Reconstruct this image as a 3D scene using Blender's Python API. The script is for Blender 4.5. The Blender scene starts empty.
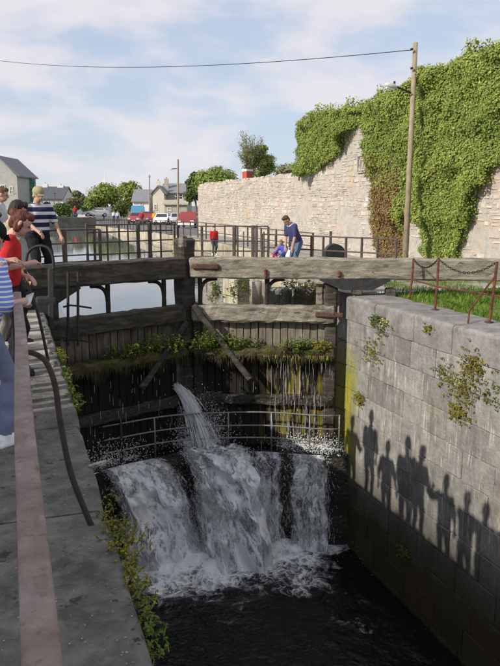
import bpy, bmesh, math, random
from mathutils import Vector, Matrix, noise
R = math.radians
S = bpy.context.scene
C = S.collection
rnd = random.Random(7)

# ---------------------------------------------------------------- camera
F, H = 700.0, 1.75
PITCH, YAW = math.atan(128/700), math.atan(240/711.6)
cam_d = bpy.data.cameras.new('camera'); cam = bpy.data.objects.new('camera', cam_d); C.objects.link(cam)
cam.location = (0, 0, H); cam.rotation_euler = (math.pi/2-PITCH, 0, -YAW)
cam_d.sensor_fit = 'HORIZONTAL'; cam_d.sensor_width = 36; cam_d.lens = 36*F/500
cam_d.clip_start = 0.05; cam_d.clip_end = 5000
S.camera = cam

# ---------------------------------------------------------------- sky, sun, exposure
SUN_EL, SUN_A = R(31.1), R(17)
to_sun = Vector((-math.cos(SUN_A)*math.cos(SUN_EL), -math.sin(SUN_A)*math.cos(SUN_EL), math.sin(SUN_EL)))
W = bpy.data.worlds.new('World'); S.world = W; W.use_nodes = True
nt = W.node_tree; nt.nodes.clear()
def wn(t, **k):
    n = nt.nodes.new(t)
    for a, b in k.items(): setattr(n, a, b)
    return n
out = wn('ShaderNodeOutputWorld'); bg = wn('ShaderNodeBackground'); sky = wn('ShaderNodeTexSky', sky_type='NISHITA')
sky.sun_disc = False; sky.sun_elevation = SUN_EL; sky.sun_rotation = math.atan2(to_sun.x, to_sun.y)
sky.air_density = 1.0; sky.dust_density = 0.6; sky.ozone_density = 1.0; sky.altitude = 10
bg.inputs[1].default_value = 0.12
tc = wn('ShaderNodeTexCoord'); mp = wn('ShaderNodeMapping'); mp.inputs['Scale'].default_value = (1.0, 1.0, 2.6)
mp.inputs['Location'].default_value = (0.35, 0.1, 0.0)
n1 = wn('ShaderNodeTexNoise'); n1.inputs['Scale'].default_value = 4.2; n1.inputs['Detail'].default_value = 7; n1.inputs['Roughness'].default_value = .52; n1.inputs['Distortion'].default_value = .25
rp = wn('ShaderNodeValToRGB'); rp.color_ramp.elements[0].position = .40; rp.color_ramp.elements[1].position = .60
rp.color_ramp.interpolation = 'EASE'
mx = wn('ShaderNodeMixRGB'); mx.inputs[2].default_value = (7.1, 6.75, 7.1, 1)
hz_ = wn('ShaderNodeMixRGB'); hz_.inputs[0].default_value = .7; hz_.inputs[2].default_value = (5.0, 5.75, 7.1, 1)      # thin high haze over the whole sky
mul = wn('ShaderNodeMath', operation='MULTIPLY'); mul.inputs[1].default_value = .85
L = nt.links.new
L(tc.outputs['Generated'], mp.inputs[0]); L(mp.outputs[0], n1.inputs['Vector']); L(n1.outputs[0], rp.inputs[0])
L(rp.outputs[0], mul.inputs[0]); L(mul.outputs[0], mx.inputs[0]); L(sky.outputs[0], hz_.inputs[1]); L(hz_.outputs[0], mx.inputs[1]); L(mx.outputs[0], bg.inputs[0]); L(bg.outputs[0], out.inputs[0])
sd = bpy.data.lights.new('sun', 'SUN'); sd.energy = 4.6; sd.angle = R(.53); sd.color = (1, .93, .82)
so = bpy.data.objects.new('sun', sd); C.objects.link(so); so.location = (-20, -5, 20)
so.rotation_euler = to_sun.to_track_quat('Z', 'Y').to_euler()
S.view_settings.view_transform = 'Standard'; S.view_settings.look = 'None'; S.view_settings.gamma = 1
S.view_settings.exposure = 0.0; S.view_settings.use_curve_mapping = False
S.render.engine = 'CYCLES'
S.cycles.max_bounces = 8; S.cycles.transparent_max_bounces = 16

# ---------------------------------------------------------------- measuring helpers (points in the place)
_f = Vector((math.sin(YAW)*math.cos(PITCH), math.cos(YAW)*math.cos(PITCH), -math.sin(PITCH)))
_r = Vector((math.cos(YAW), -math.sin(YAW), 0)); _u = _r.cross(_f); _c = Vector((0, 0, H))
def ray(x, y): return _r*(x-250)+_u*(333-y)+_f*F
def on_z(x, y, z):
    d = ray(x, y); return _c+d*((z-H)/d.z)
def on_x(x, y, X):
    d = ray(x, y); return _c+d*(X/d.x)
def at(x, y, k): return _c+ray(x, y)*(k/F)
def px(p):
    v = Vector(p)-_c; k = v.dot(_f); return (250+F*v.dot(_r)/k, 333-F*v.dot(_u)/k)
def on_line(x, p, d):            # plan point where the sight line of column x meets the line p + s d ; returns s
    a = ray(x, 205); a = Vector((a.x, a.y)); p = Vector((p[0], p[1])); d = Vector((d[0], d[1]))
    return (a.y*p.x-a.x*p.y)/(a.x*d.y-a.y*d.x)

# ---------------------------------------------------------------- materials
def lin(c): return tuple(c)+(1,)
def material(name, ramp, scale=3, rough=.85, bump=.3, detail=6, stretch=(1, 1, 1), rand=0.0, island=0.0, layers=(), spec=.3, bump_scale=None, metallic=0, obj=False, translucent=0, bdist=.02, nrough=.6):
    m = bpy.data.materials.new(name); m.use_nodes = True; t = m.node_tree; N = t.nodes; N.clear(); K = t.links.new
    o = N.new('ShaderNodeOutputMaterial'); b = N.new('ShaderNodeBsdfPrincipled'); K(b.outputs[0], o.inputs[0])
    b.inputs['Roughness'].default_value = rough; b.inputs['Specular IOR Level'].default_value = spec; b.inputs['Metallic'].default_value = metallic
    g = N.new('ShaderNodeNewGeometry')
    if obj: q = N.new('ShaderNodeTexCoord'); pos = q.outputs['Object']
    else: pos = g.outputs['Position']
    def nz(sc, st, det=detail, off=(0, 0, 0)):
        mp = N.new('ShaderNodeMapping'); mp.inputs['Scale'].default_value = st; mp.inputs['Location'].default_value = off; K(pos, mp.inputs[0])
        n = N.new('ShaderNodeTexNoise'); n.inputs['Scale'].default_value = sc; n.inputs['Detail'].default_value = det; n.inputs['Roughness'].default_value = nrough
        K(mp.outputs[0], n.inputs['Vector']); return n.outputs[0]
    n = nz(scale, stretch)
    r = N.new('ShaderNodeValToRGB'); K(n, r.inputs[0]); e = r.color_ramp
    e.elements[0].position, e.elements[0].color = ramp[0][0], lin(ramp[0][1]); e.elements[1].position, e.elements[1].color = ramp[-1][0], lin(ramp[-1][1])
    for p_, c_ in ramp[1:-1]: q = e.elements.new(p_); q.color = lin(c_)
    col = r.outputs[0]
    for i, l in enumerate(layers):
        mn = nz(l.get('scale', 2), l.get('stretch', (1, 1, 1)), off=(i*7.3+1, i*3.1, i*1.7))
        mr = N.new('ShaderNodeMapRange'); mr.interpolation_type = 'SMOOTHSTEP'; K(mn, mr.inputs[0]); mr.inputs[1].default_value = l.get('lo', .5); mr.inputs[2].default_value = l.get('hi', .6)
        fac = mr.outputs[0]
        for ax, a0, a1 in l.get('rng', ()):
            sx = N.new('ShaderNodeSeparateXYZ'); K(pos, sx.inputs[0])
            ad = N.new('ShaderNodeMath'); ad.operation = 'MULTIPLY_ADD'; K(mn, ad.inputs[0]); ad.inputs[1].default_value = l.get('wob', .6); K(sx.outputs[ax], ad.inputs[2])
            m2 = N.new('ShaderNodeMapRange'); K(ad.outputs[0], m2.inputs[0]); m2.inputs[1].default_value = a0; m2.inputs[2].default_value = a1
            mu = N.new('ShaderNodeMath'); mu.operation = 'MULTIPLY'; K(fac, mu.inputs[0]); K(m2.outputs[0], mu.inputs[1]); fac = mu.outputs[0]
        mu = N.new('ShaderNodeMath'); mu.operation = 'MULTIPLY'; K(fac, mu.inputs[0]); mu.inputs[1].default_value = l.get('amt', 1)
        x = N.new('ShaderNodeMixRGB'); K(mu.outputs[0], x.inputs[0]); K(col, x.inputs[1]); x.inputs[2].default_value = lin(l['col']); col = x.outputs[0]
    for amt, src in ((rand, 'obj'), (island, 'isl')):
        if amt:
            if src == 'obj': s = N.new('ShaderNodeObjectInfo').outputs['Random']
            else: s = g.outputs['Random Per Island']
            mr = N.new('ShaderNodeMapRange'); K(s, mr.inputs[0]); mr.inputs[3].default_value = 1-amt; mr.inputs[4].default_value = 1+amt
            hs = N.new('ShaderNodeHueSaturation'); K(mr.outputs[0], hs.inputs['Value']); K(col, hs.inputs['Color'])
            m3 = N.new('ShaderNodeMath'); m3.operation = 'FRACT'; m4 = N.new('ShaderNodeMath'); m4.operation = 'MULTIPLY'; K(s, m4.inputs[0]); m4.inputs[1].default_value = 17.3; K(m4.outputs[0], m3.inputs[0])
            m5 = N.new('ShaderNodeMapRange'); K(m3.outputs[0], m5.inputs[0]); m5.inputs[3].default_value = .5-amt*.06; m5.inputs[4].default_value = .5+amt*.06
            K(m5.outputs[0], hs.inputs['Hue']); col = hs.outputs[0]
    K(col, b.inputs['Base Color'])
    if bump:
        bn = nz(bump_scale or scale*6, stretch, 8); bp = N.new('ShaderNodeBump'); bp.inputs['Strength'].default_value = bump; bp.inputs['Distance'].default_value = bdist
        K(bn, bp.inputs['Height']); K(bp.outputs[0], b.inputs['Normal'])
    if translucent:
        tr = N.new('ShaderNodeBsdfTranslucent'); K(col, tr.inputs[0]); ms = N.new('ShaderNodeMixShader'); ms.inputs[0].default_value = translucent
        K(b.outputs[0], ms.inputs[1]); K(tr.outputs[0], ms.inputs[2]); K(ms.outputs[0], o.inputs[0])
    return m
def plain(name, c, rough=.6, v=.12, scale=6, bump=.1, metallic=0, spec=.3, **k):
    d = tuple(x*(1-v) for x in c); l = tuple(min(1, x*(1+v)) for x in c)
    return material(name, [(.3, d), (.7, l)], scale, rough, bump, metallic=metallic, spec=spec, **k)

Mt = {}
# lock wall blocks: grey limestone with pale lime runs, algae at the gate corner, slime towards the water line
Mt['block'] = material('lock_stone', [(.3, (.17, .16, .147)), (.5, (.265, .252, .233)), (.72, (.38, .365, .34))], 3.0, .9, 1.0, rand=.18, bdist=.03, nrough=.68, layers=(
    dict(col=(.13, .122, .108), scale=2, stretch=(2, 2, .25), lo=.52, hi=.68, amt=.65),
    dict(col=(.60, .57, .52), scale=6, stretch=(3, 3, .3), lo=.55, hi=.68, amt=.75),
    dict(col=(.38, .28, .17), scale=2.0, stretch=(1.5, 1.5, .2), lo=.58, hi=.70, amt=.45),
    dict(col=(.20, .20, .015), scale=4, stretch=(2, 2, .3), lo=.26, hi=.46, amt=.95, rng=((1, 11.95, 12.35), (2, -.5, -1.4)), wob=.5),
    dict(col=(.32, .28, .035), scale=7, stretch=(2, 2, .25), lo=.46, hi=.58, amt=.95, rng=((1, 11.9, 12.35), (2, -.7, -1.4)), wob=.5),
    dict(col=(.10, .098, .09), scale=1.6, stretch=(1, 1, .7), lo=.15, hi=.4, amt=.7, rng=((2, -2.5, -3.1),), wob=.9),  # darker lower band: the wall's shadow put into the stone colour
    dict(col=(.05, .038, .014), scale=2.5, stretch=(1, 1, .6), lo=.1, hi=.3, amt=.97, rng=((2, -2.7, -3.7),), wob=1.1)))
Mt['coping'] = material('coping_stone', [(.3, (.16, .152, .145)), (.5, (.26, .247, .235)), (.75, (.38, .36, .345))], 3.5, .9, .8, rand=.12, bdist=.025, nrough=.7, layers=(
    dict(col=(.11, .105, .095), scale=2.2, stretch=(1, 1, .5), lo=.5, hi=.66, amt=.6),
    dict(col=(.13, .125, .115), scale=9, lo=.6, hi=.7, amt=.6), dict(col=(.42, .40, .26), scale=14, lo=.66, hi=.72, amt=.7)))
Mt['mortar'] = plain('mortar', (.27, .255, .23), .95, .3)
Mt['quay'] = material('quay_stone', [(.3, (.095, .088, .076)), (.5, (.175, .163, .143)), (.72, (.28, .262, .228))], 5.5, .9, 1.0, rand=.12, bdist=.025, nrough=.7, layers=(
    dict(col=(.06, .056, .045), scale=2.2, lo=.5, hi=.62, amt=.6), dict(col=(.30, .285, .24), scale=3.0, lo=.56, hi=.68, amt=.5),
    dict(col=(.03, .03, .026), scale=9, lo=.61, hi=.66, amt=.8), dict(col=(.55, .53, .47), scale=38, lo=.655, hi=.69, amt=.9)))
Mt['rib'] = plain('pale_rib_stone', (.38, .36, .32), .9, .25, 12, .5)
Mt['wood'] = material('weathered_timber', [(.3, (.13, .115, .088)), (.5, (.26, .235, .185)), (.72, (.41, .375, .305))], 3, .85, .8, stretch=(1, 1, 5), rand=.08, bdist=.03, layers=(
    dict(col=(.09, .075, .05), scale=4, stretch=(1, 1, 2.5), lo=.55, hi=.66, amt=.85), dict(col=(.2, .2, .07), scale=2.2, lo=.6, hi=.72, amt=.5)))
Mt['wood_dark'] = material('dark_timber', [(.3, (.03, .026, .021)), (.5, (.065, .057, .045)), (.75, (.16, .142, .115))], 3, .7, .8, stretch=(1, 1, 5), rand=.15, bdist=.03, layers=(  # darker timber copy; on the left leaf it paints in the shade
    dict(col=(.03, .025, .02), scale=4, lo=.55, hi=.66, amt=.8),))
Mt['near_black'] = plain('near_black_timber', (.035, .034, .034), .8, .3, 8, .5)  # even near-black timber colour for bolsters, gear box and post
Mt['plank'] = material('gate_plank', [(.3, (.12, .105, .08)), (.5, (.2, .178, .138)), (.72, (.31, .28, .225))], 4, .85, .6, stretch=(4, 4, .6), rand=.2, bdist=.015, layers=(
    dict(col=(.016, .014, .009), scale=3, stretch=(3, 3, .4), lo=.1, hi=.2, amt=1, rng=((2, -.85, -1.15),), wob=.25),
    dict(col=(.16, .13, .015), scale=3, stretch=(3, 3, .35), lo=.47, hi=.58, amt=.95, rng=((2, -1.0, -1.3), (0, 4.6, 5.3)), wob=.3)))
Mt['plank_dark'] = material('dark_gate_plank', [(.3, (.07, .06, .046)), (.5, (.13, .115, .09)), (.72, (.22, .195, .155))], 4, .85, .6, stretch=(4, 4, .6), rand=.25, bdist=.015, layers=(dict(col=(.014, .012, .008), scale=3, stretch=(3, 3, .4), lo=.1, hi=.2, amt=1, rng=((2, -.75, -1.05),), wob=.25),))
Mt['moss'] = material('mossy_timber', [(.3, (.035, .03, .015)), (.5, (.085, .065, .03)), (.75, (.2, .16, .09))], 5, .9, 1, bdist=.05, layers=(dict(col=(.07, .10, .015), scale=5, lo=.5, hi=.6),))
Mt['iron'] = plain('dark_iron', (.035, .03, .028), .6, .3, 20, .3, metallic=.3)
Mt['browniron'] = material('brown_iron', [(.3, (.025, .018, .014)), (.7, (.06, .042, .033))], 14, .7, .4)
Mt['rail_brown'] = material('brown_rail_paint', [(.3, (.055, .042, .035)), (.7, (.12, .095, .08))], 9, .6, .2)
Mt['rust'] = material('rust', [(.3, (.065, .022, .015)), (.5, (.12, .038, .024)), (.75, (.22, .085, .05))], 14, .8, .5)
Mt['rust_dark'] = material('dark_rust', [(.3, (.05, .03, .022)), (.5, (.10, .055, .04)), (.75, (.19, .11, .08))], 14, .75, .5)
Mt['handrail'] = material('worn_pink_rail', [(.3, (.14, .095, .075)), (.5, (.215, .155, .128)), (.75, (.32, .245, .21))], 12, .55, .3, layers=(
    dict(col=(.13, .06, .042), scale=30, lo=.58, hi=.66, amt=.5), dict(col=(.14, .075, .055), scale=9, stretch=(4, .7, 1), lo=.56, hi=.66, amt=.4), dict(col=(.55, .48, .45), scale=5, stretch=(1, .3, 1), lo=.55, hi=.7, amt=.4)))
Mt['steel'] = plain('wet_grey_steel', (.22, .22, .22), .45, .2, 20, .2, metallic=.5)
Mt['rubble'] = material('rubble_wall_stone', [(.3, (.37, .32, .26)), (.5, (.50, .445, .37)), (.72, (.63, .57, .49))], 1.2, .92, .6, island=.11, bdist=.03, layers=(
    dict(col=(.6, .4, .22), scale=1.1, lo=.56, hi=.68, amt=.5), dict(col=(.30, .28, .25), scale=2.6, lo=.6, hi=.7, amt=.6), dict(col=(.72, .5, .44), scale=.5, lo=.55, hi=.65, amt=.35)))
Mt['lime'] = material('lime_mortar', [(.3, (.38, .345, .30)), (.5, (.48, .44, .39)), (.7, (.57, .53, .475))], 4, .95, 1.0, bdist=.03, nrough=.7, layers=(dict(col=(.58, .40, .23), scale=1.1, lo=.54, hi=.68, amt=.55), dict(col=(.27, .25, .21), scale=3.5, lo=.58, hi=.66, amt=.6), dict(col=(.62, .46, .38), scale=.6, lo=.5, hi=.65, amt=.4)))
Mt['path'] = material('path_gravel', [(.3, (.27, .25, .225)), (.7, (.40, .375, .34))], 5, .95, .4, layers=(dict(col=(.2, .19, .17), scale=.7, lo=.5, hi=.7, amt=.5),))
Mt['asphalt'] = plain('asphalt', (.16, .155, .15), .9, .2, 2, .2)
Mt['grassground'] = material('turf', [(.3, (.05, .085, .015)), (.5, (.09, .15, .025)), (.75, (.15, .2, .05))], 3, .95, .6)
Mt['grass'] = material('grass_blade', [(.3, (.09, .17, .02)), (.6, (.16, .25, .03)), (.8, (.25, .28, .08))], 1.5, .7, 0, island=.35, translucent=.25)
Mt['ivy'] = material('ivy_leaf', [(.3, (.145, .215, .04)), (.5, (.21, .285, .055)), (.72, (.29, .345, .07))], 1.0, .6, 0, island=.38, translucent=.3, spec=.3)
Mt['ivy_tip'] = material('young_ivy_leaf', [(.3, (.27, .325, .06)), (.7, (.38, .41, .09))], 1.0, .55, 0, island=.3, translucent=.25)
Mt['ivy_brown'] = material('dying_ivy_leaf', [(.3, (.14, .075, .03)), (.5, (.24, .14, .06)), (.75, (.18, .18, .04))], 2.5, .7, 0, island=.4, translucent=.15)
Mt['leaf'] = material('tree_leaf', [(.3, (.08, .14, .03)), (.7, (.16, .22, .05))], .5, .6, 0, island=.4, translucent=.25)
Mt['leaf_light'] = material('light_tree_leaf', [(.3, (.18, .25, .05)), (.7, (.30, .36, .08))], .5, .6, 0, island=.3, translucent=.3)
Mt['leaf_grey'] = material('grey_green_leaf', [(.3, (.20, .20, .10)), (.7, (.32, .30, .17))], .5, .7, 0, island=.3, translucent=.25)
Mt['leaf_olive'] = material('olive_leaf', [(.3, (.13, .15, .05)), (.7, (.22, .23, .09))], .5, .7, 0, island=.3, translucent=.25)
Mt['leaf_dark'] = material('dark_tree_leaf', [(.3, (.06, .10, .025)), (.7, (.12, .16, .04))], .5, .6, 0, island=.4, translucent=.2)
Mt['weed'] = material('weed_leaf', [(.3, (.07, .115, .018)), (.7, (.16, .20, .03))], 6, .6, 0, island=.4, translucent=.25)
Mt['weed_gold'] = material('golden_weed_leaf', [(.3, (.17, .17, .025)), (.7, (.33, .27, .05))], 6, .65, 0, island=.4, translucent=.25)
Mt['bark'] = plain('bark', (.13, .10, .075), .95, .3, 6, .8, stretch=(3, 3, .5))
Mt['pole'] = material('wooden_pole', [(.3, (.22, .17, .115)), (.7, (.40, .33, .23))], 4, .85, .5, stretch=(6, 6, .4))
Mt['moss_hang'] = material('hanging_moss', [(.3, (.018, .016, .007)), (.7, (.05, .05, .016))], 3, .8, 0, island=.4)
Mt['slime'] = material('wet_breast_stone', [(.3, (.012, .011, .008)), (.6, (.03, .026, .018)), (.8, (.06, .05, .03))], 2.5, .35, .8, spec=.5, bdist=.05)

# foam and water
def water_mat(name, deep, rough, bump, bscale, foam=False, dist=.03):
    m = bpy.data.materials.new(name); m.use_nodes = True; t = m.node_tree; N = t.nodes; N.clear(); K = t.links.new
    o = N.new('ShaderNodeOutputMaterial'); b = N.new('ShaderNodeBsdfPrincipled'); K(b.outputs[0], o.inputs[0])
    b.inputs['Base Color'].default_value = lin(deep); b.inputs['Roughness'].default_value = rough; b.inputs['IOR'].default_value = 1.33
    g = N.new('ShaderNodeNewGeometry'); n = N.new('ShaderNodeTexNoise'); n.inputs['Scale'].default_value = bscale; n.inputs['Detail'].default_value = 5
    K(g.outputs['Position'], n.inputs['Vector']); bp = N.new('ShaderNodeBump'); bp.inputs['Strength'].default_value = bump; bp.inputs['Distance'].default_value = dist; K(n.outputs[0], bp.inputs['Height']); K(bp.outputs[0], b.inputs['Normal'])
    if foam:
        a = N.new('ShaderNodeAttribute'); a.attribute_name = 'foam'
        v = N.new('ShaderNodeTexNoise'); v.inputs['Scale'].default_value = 3.4; v.inputs['Detail'].default_value = 9; v.inputs['Roughness'].default_value = .68; v.inputs['Distortion'].default_value = .8; K(g.outputs['Position'], v.inputs['Vector'])
        vm = N.new('ShaderNodeVectorMath'); vm.operation = 'MULTIPLY_ADD'; K(v.outputs['Color'], vm.inputs[0]); vm.inputs[1].default_value = (.6, .6, .6); K(g.outputs['Position'], vm.inputs[2])
        vo = N.new('ShaderNodeTexVoronoi'); vo.feature = 'DISTANCE_TO_EDGE'; vo.inputs['Scale'].default_value = 5.5; K(vm.outputs[0], vo.inputs['Vector'])
        lr = N.new('ShaderNodeMapRange'); lr.interpolation_type = 'SMOOTHSTEP'; lr.inputs[1].default_value = .0; lr.inputs[2].default_value = .16; lr.inputs[3].default_value = .22; lr.inputs[4].default_value = 0; K(vo.outputs[0], lr.inputs[0])
        fm = N.new('ShaderNodeMapRange'); fm.inputs[1].default_value = .12; fm.inputs[2].default_value = .45; K(a.outputs['Fac'], fm.inputs[0])
        lm = N.new('ShaderNodeMath'); lm.operation = 'MULTIPLY'; K(lr.outputs[0], lm.inputs[0]); K(fm.outputs[0], lm.inputs[1])
        s0 = N.new('ShaderNodeMath'); s0.operation = 'ADD'; K(lm.outputs[0], s0.inputs[0]); K(v.outputs[0], s0.inputs[1])
        s = N.new('ShaderNodeMath'); s.operation = 'ADD'; K(a.outputs['Fac'], s.inputs[0]); K(s0.outputs[0], s.inputs[1])
        r = N.new('ShaderNodeMapRange'); r.interpolation_type = 'SMOOTHSTEP'; r.inputs[1].default_value = .78; r.inputs[2].default_value = 1.28; K(s.outputs[0], r.inputs[0])
        x = N.new('ShaderNodeMixRGB'); x.inputs[1].default_value = lin(deep); x.inputs[2].default_value = (.95, .96, .97, 1); K(r.outputs[0], x.inputs[0]); K(x.outputs[0], b.inputs['Base Color'])
        r2 = N.new('ShaderNodeMapRange'); r2.inputs[3].default_value = rough; r2.inputs[4].default_value = .7; K(r.outputs[0], r2.inputs[0]); K(r2.outputs[0], b.inputs['Roughness'])
    return m
Mt['pool'] = water_mat('dark_pool_water', (.008, .009, .008), .12, .8, 7.0, True, .06)
Mt['canal'] = water_mat('canal_water', (.14, .145, .14), .03, .12, 1.6, False, .02)
def fall_mat(name, lo, hi, sc, alpha=True, lace=.9):
    m = bpy.data.materials.new(name); m.use_nodes = True; t = m.node_tree; N = t.nodes; N.clear(); K = t.links.new
    o = N.new('ShaderNodeOutputMaterial'); d = N.new('ShaderNodeBsdfPrincipled'); d.inputs['Base Color'].default_value = (.95, .965, .98, 1); d.inputs['Roughness'].default_value = .5
    tl = N.new('ShaderNodeBsdfTranslucent'); tl.inputs[0].default_value = (.95, .965, .98, 1); ms = N.new('ShaderNodeMixShader'); ms.inputs[0].default_value = .12
    K(d.outputs[0], ms.inputs[1]); K(tl.outputs[0], ms.inputs[2])
    if alpha:
        def mr(src, a, b):
            r = N.new('ShaderNodeMapRange'); r.interpolation_type = 'SMOOTHSTEP'; r.inputs[1].default_value = a; r.inputs[2].default_value = b; K(src, r.inputs[0]); return r.outputs[0]
        def mth(op, a, b):
            n = N.new('ShaderNodeMath'); n.operation = op; n.use_clamp = True
            for i, v in enumerate((a, b)):
                if isinstance(v, (int, float)): n.inputs[i].default_value = v
                else: K(v, n.inputs[i])
            return n.outputs[0]
        g = N.new('ShaderNodeAttribute'); g.attribute_name = 'flow'      # coordinates running down the sheet
        n = N.new('ShaderNodeTexNoise'); n.inputs['Scale'].default_value = sc; n.inputs['Detail'].default_value = 8; n.inputs['Roughness'].default_value = .72; n.inputs['Distortion'].default_value = .6
        K(g.outputs['Vector'], n.inputs['Vector'])
        w = N.new('ShaderNodeTexNoise'); w.inputs['Scale'].default_value = sc*1.6; w.inputs['Detail'].default_value = 5; K(g.outputs['Vector'], w.inputs['Vector'])
        vm = N.new('ShaderNodeVectorMath'); vm.operation = 'MULTIPLY_ADD'; K(w.outputs['Color'], vm.inputs[0]); vm.inputs[1].default_value = (.55, .55, .55); K(g.outputs['Vector'], vm.inputs[2])
        vo = N.new('ShaderNodeTexVoronoi'); vo.feature = 'DISTANCE_TO_EDGE'; vo.inputs['Scale'].default_value = sc*1.25; K(vm.outputs[0], vo.inputs['Vector'])
        v2 = N.new('ShaderNodeTexVoronoi'); v2.feature = 'DISTANCE_TO_EDGE'; v2.inputs['Scale'].default_value = sc*3.1; K(vm.outputs[0], v2.inputs['Vector'])
        l1 = mth('SUBTRACT', 1.0, mr(vo.outputs[0], .01, .17)); l2 = mth('SUBTRACT', 1.0, mr(v2.outputs[0], .01, .16))
        da = N.new('ShaderNodeAttribute'); da.attribute_name = 'dens'; nn = N.new('ShaderNodeMath'); nn.operation = 'ADD'; K(n.outputs[0], nn.inputs[0]); K(da.outputs['Fac'], nn.inputs[1])
        thick = mr(nn.outputs[0], lo, hi); part = mr(nn.outputs[0], lo-.14, hi-.06)
        al = mth('ADD', thick, mth('MULTIPLY', mth('MULTIPLY', mth('ADD', l1, mth('MULTIPLY', l2, .7)), part), lace))
        bp = N.new('ShaderNodeBump'); bp.inputs['Strength'].default_value = .7; bp.inputs['Distance'].default_value = .06; K(al, bp.inputs['Height']); K(bp.outputs[0], d.inputs['Normal'])
        tr = N.new('ShaderNodeBsdfTransparent'); m2 = N.new('ShaderNodeMixShader'); K(al, m2.inputs[0]); K(tr.outputs[0], m2.inputs[1]); K(ms.outputs[0], m2.inputs[2]); K(m2.outputs[0], o.inputs[0])
    else: K(ms.outputs[0], o.inputs[0])
    return m
Mt['fall'] = fall_mat('falling_water', .40, .66, 3.0, lace=1.0)
Mt['veil'] = fall_mat('thin_water_veil', .48, .78, 3.2, lace=1.0)
Mt['foam'] = fall_mat('white_water', 0, 0, 1, False)

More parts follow.
